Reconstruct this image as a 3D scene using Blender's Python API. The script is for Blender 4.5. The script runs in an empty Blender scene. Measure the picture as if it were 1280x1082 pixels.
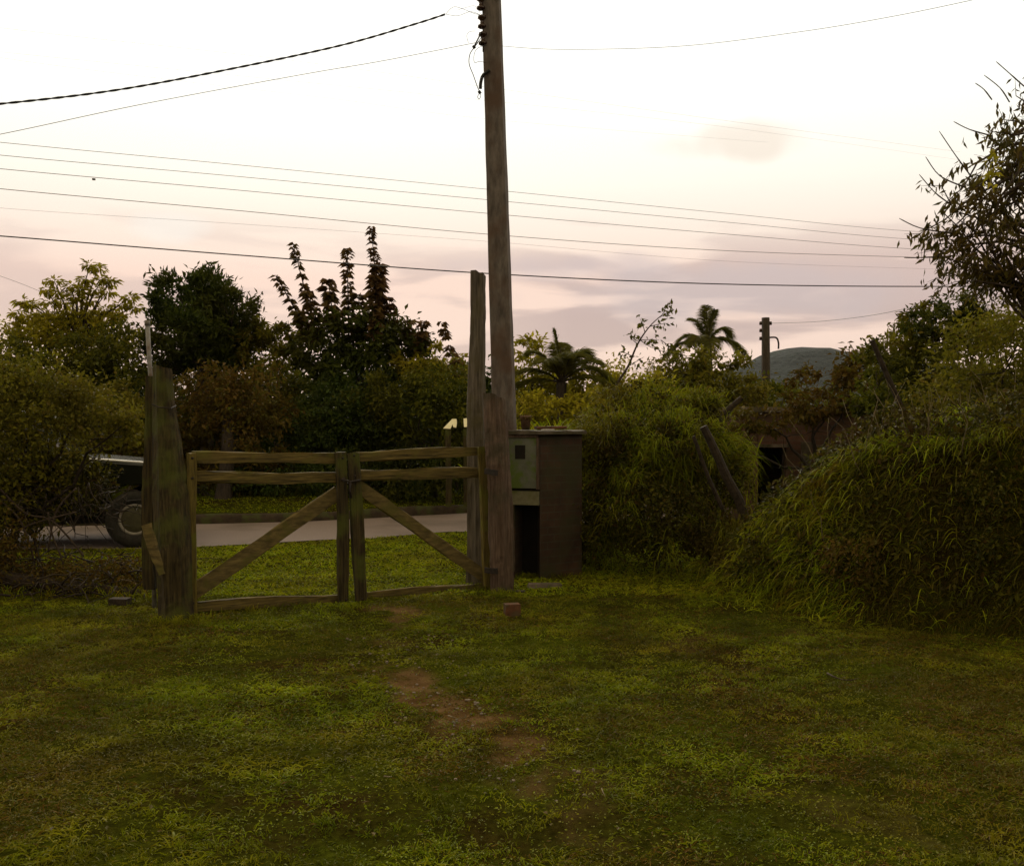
import bpy, math, random
import numpy as np
from mathutils import Vector, Matrix
R = math.radians
S = bpy.context.scene
rng = np.random.default_rng(7)
random.seed(7)
PI = math.pi

# ------------------------------------------------------------ camera
H = 1.65; F_ = 1230.0; TH = math.atan(21/1230)
cam = bpy.data.cameras.new('camera'); co = bpy.data.objects.new('camera', cam)
S.collection.objects.link(co); S.camera = co
co.location = (0, 0, H); co.rotation_euler = (PI/2 - TH, 0, 0)
cam.sensor_width = 36; cam.lens = F_/1280*36; cam.clip_end = 4000; cam.clip_start = 0.05

# ------------------------------------------------------------ world and sun
SUN_EL, SUN_AZ = R(28), R(-12)          # azimuth measured from +Y towards +X
W = bpy.data.worlds.new('World'); S.world = W; W.use_nodes = True
nt = W.node_tree; nt.nodes.clear(); N = nt.nodes; L = nt.links
def nd(t, **k):
    n = N.new(t)
    for a, b in k.items(): setattr(n, a, b)
    return n
def mth(op, a, b=None, c=None):
    n = N.new('ShaderNodeMath'); n.operation = op
    for i, v in enumerate((a, b, c)):
        if v is None: continue
        if isinstance(v, (int, float)): n.inputs[i].default_value = v
        else: L.new(v, n.inputs[i])
    return n.outputs[0]
def ramp(fac, stops, interp='LINEAR'):
    n = N.new('ShaderNodeValToRGB'); n.color_ramp.interpolation = interp
    e = n.color_ramp.elements
    while len(e) < len(stops): e.new(0.5)
    for i, (p, c) in enumerate(stops):
        e[i].position = p; e[i].color = (*c, 1) if len(c) == 3 else c
    L.new(fac, n.inputs[0]); return n.outputs[0]
def mixc(fac, a, b, blend='MIX'):
    n = N.new('ShaderNodeMix'); n.data_type = 'RGBA'; n.blend_type = blend
    for i, v in ((0, fac), (6, a), (7, b)):
        if isinstance(v, (int, float)): n.inputs[i].default_value = v
        elif isinstance(v, tuple): n.inputs[i].default_value = (*v, 1)
        else: L.new(v, n.inputs[i])
    return n.outputs[2]
sky = nd('ShaderNodeTexSky', sky_type='NISHITA', sun_disc=False)
sky.sun_elevation = SUN_EL; sky.sun_rotation = SUN_AZ
bg1 = nd('ShaderNodeBackground'); L.new(sky.outputs[0], bg1.inputs[0]); bg1.inputs[1].default_value = 0.05
tc = nd('ShaderNodeTexCoord'); sep = nd('ShaderNodeSeparateXYZ'); L.new(tc.outputs['Generated'], sep.inputs[0])
X, Y, Z = sep.outputs
base = ramp(Z, [(0.0, (.92, .66, .55)), (.07, (1.0, .75, .63)), (.135, (1.02, .75, .62)), (.175, (1.06, .88, .74)), (.225, (1.12, 1.04, .90)), (.29, (1.12, 1.10, 1.0)),
                (.45, (1.14, 1.12, 1.05)), (.60, (1.10, .98, .72)), (1.0, (.95, .80, .52))])
# overcast layer: long streaky clouds low over the horizon
mp = nd('ShaderNodeMapping'); L.new(tc.outputs['Generated'], mp.inputs[0]); mp.inputs['Scale'].default_value = (2.6, 2.2, 15)
mp.inputs['Rotation'].default_value = (0, R(6), 0); mp.inputs['Location'].default_value = (3.1, 1.7, .4)
nz = nd('ShaderNodeTexNoise'); L.new(mp.outputs[0], nz.inputs['Vector']); nz.inputs['Scale'].default_value = 1.5
nz.inputs['Detail'].default_value = 5; nz.inputs['Roughness'].default_value = .48; nz.inputs['Distortion'].default_value = .4
cl = ramp(nz.outputs[0], [(.43, (0, 0, 0)), (.55, (1, 1, 1))], 'EASE')
low = ramp(Z, [(.0, (.9,)*3), (.10, (1,)*3), (.15, (.75,)*3), (.20, (0,)*3)])
right = ramp(mth('MULTIPLY_ADD', X, 1.0, .5), [(.10, (.55,)*3), (.46, (.70,)*3), (.56, (1,)*3), (.85, (.9,)*3)])
cf = mixc(1.0, cl, low, 'MULTIPLY'); cf = mixc(1.0, cf, right, 'MULTIPLY')
base = mixc(cf, base, (.60, .445, .41))
def blob(dx, dz, rx, rz, amt, colr, inp):
    a = mth('DIVIDE', mth('SUBTRACT', X, dx), rx); b = mth('DIVIDE', mth('SUBTRACT', Z, dz), rz)
    n2 = nd('ShaderNodeTexNoise'); L.new(tc.outputs['Generated'], n2.inputs['Vector']); n2.inputs['Scale'].default_value = 14
    d = mth('ADD', mth('MULTIPLY', a, a), mth('MULTIPLY', b, b))
    d = mth('ADD', d, mth('MULTIPLY_ADD', n2.outputs[0], 2.6, -1.2))
    m = ramp(d, [(0, (amt,)*3), (1, (0,)*3)], 'EASE')
    return mixc(m, inp, colr)
k = .927
base = blob(.213, .262, .095, .022, .65, (.92, .78, .64), base)
base = blob(.04, .150, .12, .020, .7, (.66, .54, .53), base)
base = blob(.25, .118, .26, .034, .55, (.62, .52, .515), base)
base = blob(-.33, .178, .05, .018, .6, (1.0, .94, .85), base)
front = ramp(mth('MULTIPLY_ADD', Y, .5, .5), [(0, (.58,.52,.40)), (.45, (.75,.68,.52)), (.80, (1.0,)*3), (1, (1.0,)*3)])
base = mixc(1.0, base, front, 'MULTIPLY')
glow = ramp(Z, [(.22, (1.0,)*3), (.36, (1.15,)*3), (.5, (1.15,)*3), (.7, (1,)*3)])
base = mixc(1.0, base, glow, 'MULTIPLY')
bg2 = nd('ShaderNodeBackground'); L.new(base, bg2.inputs[0]); bg2.inputs[1].default_value = 1.03
ad = nd('ShaderNodeMixShader'); ad.inputs[0].default_value = .9; L.new(bg1.outputs[0], ad.inputs[1]); L.new(bg2.outputs[0], ad.inputs[2])
wo = nd('ShaderNodeOutputWorld'); L.new(ad.outputs[0], wo.inputs[0])

sl = bpy.data.lights.new('sun', 'SUN'); so = bpy.data.objects.new('sun', sl); S.collection.objects.link(so)
sl.energy = 1.5; sl.angle = R(25); sl.color = (1, .90, .74)
dirs = Vector((math.sin(SUN_AZ)*math.cos(SUN_EL), math.cos(SUN_AZ)*math.cos(SUN_EL), math.sin(SUN_EL)))
so.rotation_euler = dirs.to_track_quat('Z', 'Y').to_euler(); so.location = dirs*50
S.view_settings.view_transform = 'Standard'; S.view_settings.look = 'None'
S.view_settings.exposure = 0.0; S.view_settings.gamma = 1
S.cycles.max_bounces = 6; S.cycles.transparent_max_bounces = 4; S.cycles.volume_bounces = 0

# ------------------------------------------------------------ placing helpers (photo pixel + distance -> world)
def P(px, py, yy):
    u = (px-640)/F_; v = (541-py)/F_
    d = np.array([u, math.cos(TH)+v*math.sin(TH), -math.sin(TH)+v*math.cos(TH)])
    t = yy/d[1]
    return np.array([d[0]*t, yy, H+d[2]*t])
def G(px, py, z=0.0):
    p = P(px, py, 1.0); t = (z-H)/(p[2]-H)
    return np.array([p[0]*t, t, z])
def pxr(r, yy): return r*yy/F_

# ------------------------------------------------------------ value noise
_T = rng.random((64, 64))
def vn(x, y, s):
    x = np.asarray(x, float)*s+100; y = np.asarray(y, float)*s+100
    xi = np.floor(x).astype(int); yi = np.floor(y).astype(int); fx = x-xi; fy = y-yi
    fx = fx*fx*(3-2*fx); fy = fy*fy*(3-2*fy)
    a = _T[xi % 64, yi % 64]; b = _T[(xi+1) % 64, yi % 64]; c = _T[xi % 64, (yi+1) % 64]; d = _T[(xi+1) % 64, (yi+1) % 64]
    return (a*(1-fx)+b*fx)*(1-fy)+(c*(1-fx)+d*fx)*fy
def fbm(x, y, s): return .5*vn(x, y, s)+.3*vn(x, y, s*2.1)+.2*vn(x, y, s*4.3)
def sst(a, b, x):
    t = np.clip((np.asarray(x, float)-a)/(b-a), 0, 1); return t*t*(3-2*t)

# ------------------------------------------------------------ object helpers
col = S.collection
def tag(o, label=None, cat=None, group=None, kind=None):
    if label: o['label'] = label
    if cat: o['category'] = cat
    if group: o['group'] = group
    if kind: o['kind'] = kind
    return o
def empty(name, loc, label, cat, group=None):
    o = bpy.data.objects.new(name, None); col.objects.link(o); o.location = Vector([float(v) for v in loc])
    o.empty_display_size = .1
    return tag(o, label, cat, group)
def mesh_np(name, verts, faces_list, m, parent=None, smooth=True):
    """faces_list: list of int arrays (each n x k)"""
    verts = np.asarray(verts, float)
    if parent is not None:
        verts = verts - np.array(parent.location)
        q = parent.parent
        while q is not None:
            verts = verts - np.array(q.location); q = q.parent
    me = bpy.data.meshes.new(name)
    nl = sum(f.size for f in faces_list); nf = sum(f.shape[0] for f in faces_list)
    me.vertices.add(len(verts)); me.vertices.foreach_set('co', verts.astype(np.float32).ravel())
    me.loops.add(nl); me.loops.foreach_set('vertex_index', np.concatenate([f.ravel() for f in faces_list]).astype(np.int32))
    tot = np.concatenate([np.full(f.shape[0], f.shape[1]) for f in faces_list])
    st = np.concatenate([[0], np.cumsum(tot)[:-1]])
    me.polygons.add(nf); me.polygons.foreach_set('loop_start', st.astype(np.int32)); me.polygons.foreach_set('loop_total', tot.astype(np.int32))
    me.polygons.foreach_set('use_smooth', np.full(nf, smooth))
    me.update(calc_edges=True)
    me.materials.append(m)
    o = bpy.data.objects.new(name, me); col.objects.link(o)
    if parent is not None: o.parent = parent
    return o
class MB:
    def __init__(s): s.v = []; s.f = {}; s.n = 0
    def add(s, vs, fs):
        for f in fs: s.f.setdefault(len(f), []).append([i+s.n for i in f])
        s.v.extend([tuple(map(float, v)) for v in vs]); s.n += len(vs); return s
    def box(s, lo, hi):
        x0, y0, z0 = lo; x1, y1, z1 = hi
        return s.add([(x0,y0,z0),(x1,y0,z0),(x1,y1,z0),(x0,y1,z0),(x0,y0,z1),(x1,y0,z1),(x1,y1,z1),(x0,y1,z1)],
              [(3,2,1,0),(4,5,6,7),(0,1,5,4),(1,2,6,5),(2,3,7,6),(3,0,4,7)])
    def beam(s, p0, p1, w, t, side=(0,1,0), seg=8, jit=.006, w1=None, t1=None, endj=0.0):
        """board from p0 to p1: width w (in the plane), thickness t along 'side'"""
        p0 = Vector(p0); p1 = Vector(p1); ax = (p1-p0).normalized(); sd = Vector(side); sd = (sd-ax*sd.dot(ax)).normalized(); wd = ax.cross(sd)
        w1 = w if w1 is None else w1; t1 = t if t1 is None else t1
        vs = []; fs = []; prof = [(-.5,-.5),(-.18,-.53),(.18,-.5),(.5,-.5),(.53,0),(.5,.5),(0,.52),(-.5,.5),(-.52,0)]; m = len(prof)
        ph = [random.uniform(0, 6) for _ in range(m)]
        wob = random.uniform(0, 6)
        for i in range(seg+1):
            k = i/seg; c = p0.lerp(p1, k) + wd*math.sin(k*4+wob)*jit*.8
            ww = w+(w1-w)*k; tt = t+(t1-t)*k
            for j, (a, b) in enumerate(prof):
                e = ax*random.uniform(-endj, endj) if i in (0, seg) else Vector()
                q = c + wd*(a*ww + random.uniform(-jit, jit)*.5 + jit*math.sin(k*7+ph[j])) + sd*(b*tt + random.uniform(-jit, jit)*.4) + e
                vs.append(q)
        for i in range(seg):
            for j in range(m):
                fs.append((i*m+j, i*m+(j+1) % m, (i+1)*m+(j+1) % m, (i+1)*m+j))
        fs.append(tuple(reversed(range(m)))); fs.append(tuple(range(seg*m, seg*m+m)))
        return s.add(vs, fs)
    def tube(s, pts, rad, sides=6, jit=0, cap=True, flat=1.0):
        pts = [Vector(p) for p in pts]; n = len(pts)
        if not hasattr(rad, '__len__'): rad = [rad]*n
        vs = []; fs = []
        ph = [random.uniform(-1, 1) for _ in range(sides)]
        up = None
        for i, p in enumerate(pts):
            t = (pts[min(i+1, n-1)]-pts[max(i-1, 0)]).normalized()
            if up is None: up = Vector((0,0,1)) if abs(t.z) < .9 else Vector((1,0,0))
            a = (up-t*up.dot(t)).normalized(); b = t.cross(a); up = a
            for j in range(sides):
                an = 2*PI*j/sides; r = rad[i]*(1+jit*(.6*ph[j]+.5*random.uniform(-1, 1)))
                vs.append(p+a*math.cos(an)*r+b*math.sin(an)*r*flat)
        for i in range(n-1):
            for j in range(sides):
                fs.append((i*sides+j, i*sides+(j+1) % sides, (i+1)*sides+(j+1) % sides, (i+1)*sides+j))
        if cap and sides > 2:
            fs.append(tuple(reversed(range(sides)))); fs.append(tuple(range((n-1)*sides, n*sides)))
        return s.add(vs, fs)
    def lathe(s, c, axis, prof, sides=24):
        c = Vector(c); ax = Vector(axis).normalized(); a = ax.orthogonal().normalized(); b = ax.cross(a)
        vs = []; fs = []; m = len(prof)
        for i in range(sides):
            an = 2*PI*i/sides
            for (r, h) in prof: vs.append(c+ax*h+(a*math.cos(an)+b*math.sin(an))*r)
        for i in range(sides):
            for j in range(m-1):
                i2 = (i+1) % sides; fs.append((i*m+j, i2*m+j, i2*m+j+1, i*m+j+1))
        return s.add(vs, fs)
    def build(s, name, m, parent=None, smooth=False):
        return mesh_np(name, np.array(s.v), [np.array(v) for k, v in sorted(s.f.items())] if s.f else [], m, parent, smooth) if max(s.f) <= 4 else s._py(name, m, parent, smooth)
    def _py(s, name, m, parent, smooth):
        off = np.zeros(3); q = parent
        while q is not None: off = off+np.array(q.location); q = q.parent
        me = bpy.data.meshes.new(name); me.from_pydata([tuple(np.array(v)-off) for v in s.v], [], [f for k in sorted(s.f) for f in s.f[k]])
        me.update(); me.polygons.foreach_set('use_smooth', [smooth]*len(me.polygons)); me.materials.append(m)
        o = bpy.data.objects.new(name, me); col.objects.link(o)
        if parent is not None: o.parent = parent
        return o

# ------------------------------------------------------------ materials
def mat(name):
    global N, L
    m = bpy.data.materials.new(name); m.use_nodes = True; N = m.node_tree.nodes; L = m.node_tree.links
    b = N['Principled BSDF']; return m, b
def objnoise(scale, detail=4, stretch=(1,1,1), rough=.55, coord='Object'):
    t = nd('ShaderNodeTexCoord'); mpp = nd('ShaderNodeMapping'); L.new(t.outputs[coord], mpp.inputs[0]); mpp.inputs['Scale'].default_value = stretch
    n = nd('ShaderNodeTexNoise'); L.new(mpp.outputs[0], n.inputs['Vector']); n.inputs['Scale'].default_value = scale
    n.inputs['Detail'].default_value = detail; n.inputs['Roughness'].default_value = rough
    return n.outputs[0]
def bump(b, h, strength=.5, dist=.02):
    n = nd('ShaderNodeBump'); n.inputs['Strength'].default_value = strength; n.inputs['Distance'].default_value = dist
    L.new(h, n.inputs['Height']); L.new(n.outputs[0], b.inputs['Normal'])
def leafmat(name, cols, scale=1.0, patch=(.05,.035,.012), pamt=.5, transl=.3, rough=.6):
    gn = (2.6, 3.0, .6) if 'grass' in name else (2.2, 2.12, .9)
    cols = [tuple(a*b for a, b in zip(c, gn)) for c in cols]; patch = tuple(a*b for a, b in zip(patch, gn))
    m, b = mat(name)
    g = nd('ShaderNodeNewGeometry')
    n = len(cols); c = ramp(g.outputs['Random Per Island'], [(i/max(1, n-1), cc) for i, cc in enumerate(cols)])
    p = ramp(objnoise(scale, 3), [(.42, (0,0,0)), (.66, (pamt,)*3)])
    c = mixc(p, c, patch)
    if 'lawn' in name:
        v = ramp(objnoise(1.9, 4, rough=.65), [(.38, (.45,.45,.45)), (.50, (.92,)*3), (.64, (1.34, 1.28, 1.1))]); c = mixc(1.0, c, v, 'MULTIPLY')
        q = ramp(objnoise(.55, 3), [(.50, (0,)*3), (.64, (.7,)*3)]); c = mixc(q, c, (.12, .095, .014))
    v = ramp(objnoise(scale*3.7, 2), [(.3, (.62,)*3), (.7, (1.25,)*3)])
    c = mixc(1.0, c, v, 'MULTIPLY')
    L.new(c, b.inputs['Base Color']); b.inputs['Roughness'].default_value = rough
    b.inputs['Specular IOR Level'].default_value = .12
    tr = nd('ShaderNodeBsdfTranslucent'); L.new(c, tr.inputs[0])
    mx = nd('ShaderNodeMixShader'); mx.inputs[0].default_value = transl
    L.new(b.outputs[0], mx.inputs[1]); L.new(tr.outputs[0], mx.inputs[2])
    L.new(mx.outputs[0], N['Material Output'].inputs[0]); return m
def solidmat(name, c1, c2, scale=8, stretch=(1,1,1), rough=.85, bmp=.5, c3=None, c3scale=2.5, c3amt=.8, dist=.01, c3range=(.5,.62), spec=.3, coord='Object'):
    m, b = mat(name)
    n = objnoise(scale, 5, stretch, .62, coord); c = ramp(n, [(.32, c1), (.68, c2)])
    if c3 is not None:
        q = ramp(objnoise(c3scale, 4, coord=coord), [(c3range[0], (0,0,0)), (c3range[1], (c3amt,)*3)]); c = mixc(q, c, c3)
    L.new(c, b.inputs['Base Color']); b.inputs['Roughness'].default_value = rough; b.inputs['Specular IOR Level'].default_value = spec
    if bmp: bump(b, n, bmp, dist)
    return m
MOSS = (.075, .085, .012)
M = {}
M['wood_v'] = solidmat('weathered_wood_upright', (.009,.006,.003), (.078,.056,.020), 20, (3,3,.16), c3=MOSS, c3scale=3.0, c3range=(.48,.62), dist=.02, bmp=.8)
M['wood_h'] = solidmat('weathered_wood_rail', (.03,.022,.007), (.18,.13,.038), 16, (.3,.3,3), c3=(.13,.12,.02), c3scale=4.0, c3range=(.5,.64), dist=.01)
M['wood_y'] = solidmat('mossy_stile_wood', (.05,.036,.009), (.18,.135,.03), 14, (3,3,.3), c3=(.13,.13,.014), c3scale=4, dist=.01)
M['wood_pale'] = solidmat('pale_brace_wood', (.06,.044,.016), (.19,.14,.05), 14, (.6,.6,2), c3=(.10,.09,.02), c3scale=5, dist=.008)
M['wood_grey'] = solidmat('grey_split_post', (.05,.040,.028), (.17,.14,.11), 12, (4,4,.3), c3=(.09,.075,.035), c3scale=2.2, dist=.03, bmp=.9)
M['wood_red'] = solidmat('reddish_post', (.06,.035,.024), (.17,.115,.085), 12, (4,4,.3), c3=(.06,.05,.03), c3scale=2.6, dist=.03, bmp=.9)
M['pole'] = solidmat('utility_pole_concrete', (.075,.062,.056), (.19,.16,.145), 9, (2,2,.6), c3=(.11,.065,.045), c3scale=1.6, dist=.006)
M['dark_wood'] = solidmat('dark_dead_wood', (.012,.008,.005), (.05,.034,.022), 12, (2,2,2), dist=.01)
M['bark'] = solidmat('bark', (.018,.013,.009), (.065,.048,.034), 14, (3,3,.6), dist=.02)
M['twig'] = solidmat('twig', (.03,.02,.014), (.08,.055,.04), 20, bmp=0)
M['paletwig'] = solidmat('pale_twig', (.12,.09,.05), (.25,.2,.12), 20, bmp=0)
M['iron'] = solidmat('dark_iron', (.012,.01,.010), (.04,.028,.024), 30, rough=.6, bmp=.2)
M['porcelain'] = solidmat('brown_insulator', (.025,.010,.008), (.05,.02,.016), 12, rough=.25, bmp=0, spec=.6)
M['cable'] = solidmat('black_cable', (.010,.010,.011), (.02,.02,.02), 20, rough=.5, bmp=0)
M['wire'] = solidmat('grey_wire', (.10,.095,.09), (.16,.15,.14), 20, rough=.5, bmp=0)
M['galv'] = solidmat('galvanised_pipe', (.16,.15,.15), (.28,.27,.26), 20, rough=.5, bmp=.1, c3=(.12,.07,.04), c3scale=6)
M['slab'] = solidmat('slab_concrete', (.12,.09,.07), (.26,.21,.17), 10, c3=(.05,.045,.02), c3scale=5)
M['roof_slab'] = solidmat('mossy_roof_slab', (.05,.038,.026), (.13,.10,.075), 10, c3=(.035,.032,.012), c3scale=4, c3range=(.45,.6))
M['render_grey'] = solidmat('meter_door_paint', (.10,.105,.075), (.16,.165,.125), 7, c3=(.10,.15,.015), c3scale=3.2, c3range=(.52,.60), bmp=.2)
M['lintel'] = solidmat('lintel_concrete', (.14,.13,.07), (.24,.22,.14), 12, c3=(.09,.10,.02), c3scale=6)
M['dark'] = solidmat('void_shade_and_window', (.010,.008,.006), (.02,.015,.01), 8, bmp=0)
M['cream'] = solidmat('cream_board', (.80,.74,.48), (.90,.84,.60), 6, bmp=0, rough=.7)
M['tyre'] = solidmat('tyre_rubber', (.018,.016,.014), (.04,.036,.030), 20, rough=.85, bmp=.3)
M['rim'] = solidmat('steel_rim', (.20,.18,.16), (.34,.31,.28), 12, rough=.45, c3=(.07,.04,.03), c3scale=6)
M['hub'] = solidmat('dull_hub', (.05,.045,.025), (.09,.08,.04), 12, rough=.6)
M['glare_metal'] = solidmat('bright_metal_and_glare', (.6,.58,.56), (.75,.73,.7), 12, rough=.25, bmp=0, spec=.8)
M['brickred'] = solidmat('lone_brick', (.07,.03,.014), (.15,.065,.03), 16, c3=(.08,.06,.03), c3scale=12)
M['terracotta'] = solidmat('clay_pot', (.09,.05,.03), (.17,.10,.06), 12, c3=(.05,.05,.02), c3scale=9)
M['kerb'] = solidmat('earth_kerb', (.02,.013,.008), (.055,.036,.02), 9, c3=(.05,.06,.012), c3scale=4)
def paint():
    m, b = mat('dark_car_paint')
    c = ramp(objnoise(3, 4), [(.35, (.006,.007,.005)), (.7, (.012,.013,.009))]); L.new(c, b.inputs['Base Color'])
    b.inputs['Roughness'].default_value = .18; b.inputs['Specular IOR Level'].default_value = .5
    return m
M['paint'] = paint()
def glass():
    m, b = mat('car_glass'); b.inputs['Base Color'].default_value = (.015,.018,.018,1); b.inputs['Roughness'].default_value = .06; b.inputs['Specular IOR Level'].default_value = .6
    return m
M['glass'] = glass()
def brick(name, c1, c2, mortar, moss=None):
    m, b = mat(name)
    t = nd('ShaderNodeTexCoord'); sp = nd('ShaderNodeSeparateXYZ'); L.new(t.outputs['Object'], sp.inputs[0])
    cb = nd('ShaderNodeCombineXYZ'); L.new(mth('ADD', sp.outputs[0], sp.outputs[1]), cb.inputs[0]); L.new(sp.outputs[2], cb.inputs[1])
    bt = nd('ShaderNodeTexBrick'); L.new(cb.outputs[0], bt.inputs['Vector']); bt.inputs['Scale'].default_value = 1
    bt.inputs['Brick Width'].default_value = .22; bt.inputs['Row Height'].default_value = .075; bt.inputs['Mortar Size'].default_value = .006
    for i, c in ((1, c1), (2, c2), (3, mortar)): bt.inputs[i].default_value = (*c, 1)
    c = bt.outputs[0]
    v = ramp(objnoise(5, 5), [(.3, (.5,)*3), (.7, (1.25,)*3)]); c = mixc(1.0, c, v, 'MULTIPLY')
    if moss:
        q = ramp(objnoise(2.2, 4), [(.45, (0,0,0)), (.62, (.75,)*3)]); c = mixc(q, c, moss)
    L.new(c, b.inputs['Base Color']); b.inputs['Roughness'].default_value = .9
    bump(b, bt.outputs['Fac'], -.6, .01)
    return m
M['brick'] = brick('old_brick', (.060,.028,.014), (.042,.020,.010), (.052,.040,.026), (.028,.030,.008))
M['brick_far'] = brick('shed_brick', (.20,.095,.065), (.14,.07,.048), (.15,.105,.08), (.08,.05,.03))
def ground_mat():
    m, b = mat('lawn_soil')
    a = ramp(objnoise(1.1, 6, rough=.65), [(.36, (.034,.024,.006)), (.50, (.040,.042,.005)), (.66, (.058,.072,.005))])
    f = ramp(objnoise(22, 5, rough=.7), [(.3, (.45,)*3), (.7, (1.5,)*3)]); c = mixc(1.0, a, f, 'MULTIPLY')
    at = nd('ShaderNodeAttribute'); at.attribute_name = 'bare'
    d = ramp(objnoise(7, 5), [(.3, (.075,.042,.016)), (.7, (.19,.115,.055))]); fc = ramp(at.outputs['Fac'], [(.25, (0,)*3), (.75, (1,)*3)])
    c = mixc(fc, c, d)
    L.new(c, b.inputs['Base Color']); b.inputs['Roughness'].default_value = .95; b.inputs['Specular IOR Level'].default_value = .0
    bump(b, objnoise(30, 6, rough=.7), .9, .03)
    return m
M['ground'] = ground_mat()
M['road'] = solidmat('asphalt', (.18,.138,.127), (.25,.195,.18), 60, rough=.75, bmp=.3, c3=(.13,.10,.082), c3scale=.9, c3range=(.5,.7), dist=.004)
M['bank'] = solidmat('bank_soil', (.012,.009,.004), (.035,.026,.010), 8, bmp=.8, dist=.05)
M['hill'] = solidmat('hazy_forested_hill', (.008,.014,.018), (.032,.046,.052), .09, bmp=1.0, dist=9, rough=1, c3=(.03,.045,.04), c3scale=.012)  # blue of the distant haze mixed into the forest colour
GR = [(.05,.058,.006), (.085,.095,.010), (.115,.115,.014), (.10,.075,.018)]
M['grass'] = leafmat('lawn_grass', [(.042,.050,.005), (.070,.082,.008), (.095,.100,.012), (.075,.060,.012)], .8, (.072,.042,.012), .6, .3)
M['grass_v'] = leafmat('verge_grass', [(.06,.072,.007), (.10,.115,.010), (.14,.14,.014), (.12,.09,.02)], .6, (.11,.075,.02), .4, .3)
M['grass_long'] = leafmat('bank_long_grass', [(.05,.06,.008), (.10,.12,.012), (.17,.18,.03), (.10,.055,.018)], 1.1, (.075,.036,.012), .85, .4)
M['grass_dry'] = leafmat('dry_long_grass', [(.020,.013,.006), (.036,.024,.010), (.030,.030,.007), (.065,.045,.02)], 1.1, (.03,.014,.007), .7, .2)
M['grass_brown'] = leafmat('brown_short_blades', [(.045,.026,.010), (.085,.050,.018), (.06,.045,.012), (.11,.075,.032)], 1.1, (.05,.022,.010), .6, .3)
M['leaf_dark'] = leafmat('dark_leaf', [(.012,.022,.008), (.022,.035,.010), (.035,.045,.012)], .7, (.045,.035,.008), .5, .2, .45)
M['grass_thicket'] = leafmat('thicket_grass', [(.038,.046,.006), (.07,.078,.009), (.12,.115,.016), (.06,.036,.012)], 1.1, (.04,.02,.008), .8, .35)
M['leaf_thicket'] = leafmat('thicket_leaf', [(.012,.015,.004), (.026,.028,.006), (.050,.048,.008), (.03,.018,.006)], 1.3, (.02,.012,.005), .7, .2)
M['leaf_mid'] = leafmat('mid_leaf', [(.026,.034,.007), (.045,.052,.009), (.07,.072,.012)], .8, (.045,.034,.010), .4, .3)
M['leaf_yel'] = leafmat('yellow_leaf', [(.11,.11,.014), (.18,.17,.02), (.12,.10,.024), (.22,.20,.03)], .8, (.075,.06,.02), .35, .45)
M['leaf_olive'] = leafmat('olive_leaf', [(.040,.042,.008), (.065,.066,.012), (.095,.092,.016), (.060,.046,.016)], .6, (.055,.038,.014), .5, .35)
M['leaf_brown'] = leafmat('brown_leaf', [(.036,.022,.010), (.058,.036,.015), (.046,.042,.012), (.070,.041,.017)], .7, (.05,.05,.012), .5, .3)
M['leaf_purple'] = leafmat('purplish_leaf', [(.035,.020,.022), (.065,.036,.036), (.085,.052,.040)], 1, (.03,.035,.012), .6, .2)
M['leaf_tree'] = leafmat('near_tree_leaf', [(.026,.025,.013), (.042,.040,.018), (.060,.044,.026), (.045,.050,.014)], 2.2, (.042,.024,.012), .5, .3)
M['palm'] = leafmat('palm_leaf', [(.035,.042,.018), (.06,.066,.026), (.075,.078,.024)], 1.5, (.07,.05,.03), .4, .4, .45)
M['petal'] = solidmat('pale_petal', (.5,.42,.34), (.7,.62,.5), 5, bmp=0)

# ------------------------------------------------------------ foliage generators
def unit(v): return v/np.maximum(np.linalg.norm(v, axis=-1, keepdims=True), 1e-9)
def rdir(n): return unit(rng.normal(size=(n, 3)))
def leaves(cen, ax, nor, ln, wd, curl=.15):
    """one folded four-point leaf per row"""
    ax = unit(ax); sd = unit(np.cross(ax, nor)); nn = np.cross(sd, ax)
    ln = np.asarray(ln)[:, None]; wd = np.asarray(wd)[:, None]
    n = len(cen); v = np.empty((n, 4, 3))
    v[:, 0] = cen; v[:, 1] = cen+ax*ln*.45+sd*wd*.5+nn*wd*.12; v[:, 2] = cen+ax*ln-nn*ln*curl; v[:, 3] = cen+ax*ln*.45-sd*wd*.5+nn*wd*.12
    f = np.arange(n*4).reshape(n, 4)
    return v.reshape(-1, 3), [f]
def blades(base, dr, ln, wd, droop=.5, seg=3):
    n = len(base); dr = unit(dr); ln = np.broadcast_to(np.asarray(ln), (n,))[:, None]; wd = np.broadcast_to(np.asarray(wd), (n,))[:, None]
    droop = np.broadcast_to(np.asarray(droop), (n,))[:, None]
    h = rdir(n); h[:, 2] *= .15; sd = unit(np.cross(dr, h))
    nv = seg*2+1; v = np.empty((n, nv, 3))
    for i in range(seg+1):
        t = i/seg; c = base+dr*ln*t; c[:, 2] -= (droop*ln*t*t)[:, 0]
        if i < seg:
            w = wd*.5*(1-t*.55); v[:, 2*i] = c-sd*w; v[:, 2*i+1] = c+sd*w
        else: v[:, nv-1] = c
    o = (np.arange(n)*nv)[:, None]
    q = np.concatenate([o+np.array([[2*i, 2*i+1, 2*i+3, 2*i+2]]) for i in range(seg-1)]) if seg > 1 else np.zeros((0, 4), int)
    t = o+np.array([[2*seg-2, 2*seg-1, 2*seg]])
    return v.reshape(-1, 3), [t, q]
def merge(parts):
    vs = []; fs = {}; o = 0
    for v, fl in parts:
        for f in fl:
            if f.size: fs.setdefault(f.shape[1], []).append(f+o)
        vs.append(v); o += len(v)
    return np.concatenate(vs), [np.concatenate(x) for x in fs.values()]
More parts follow.
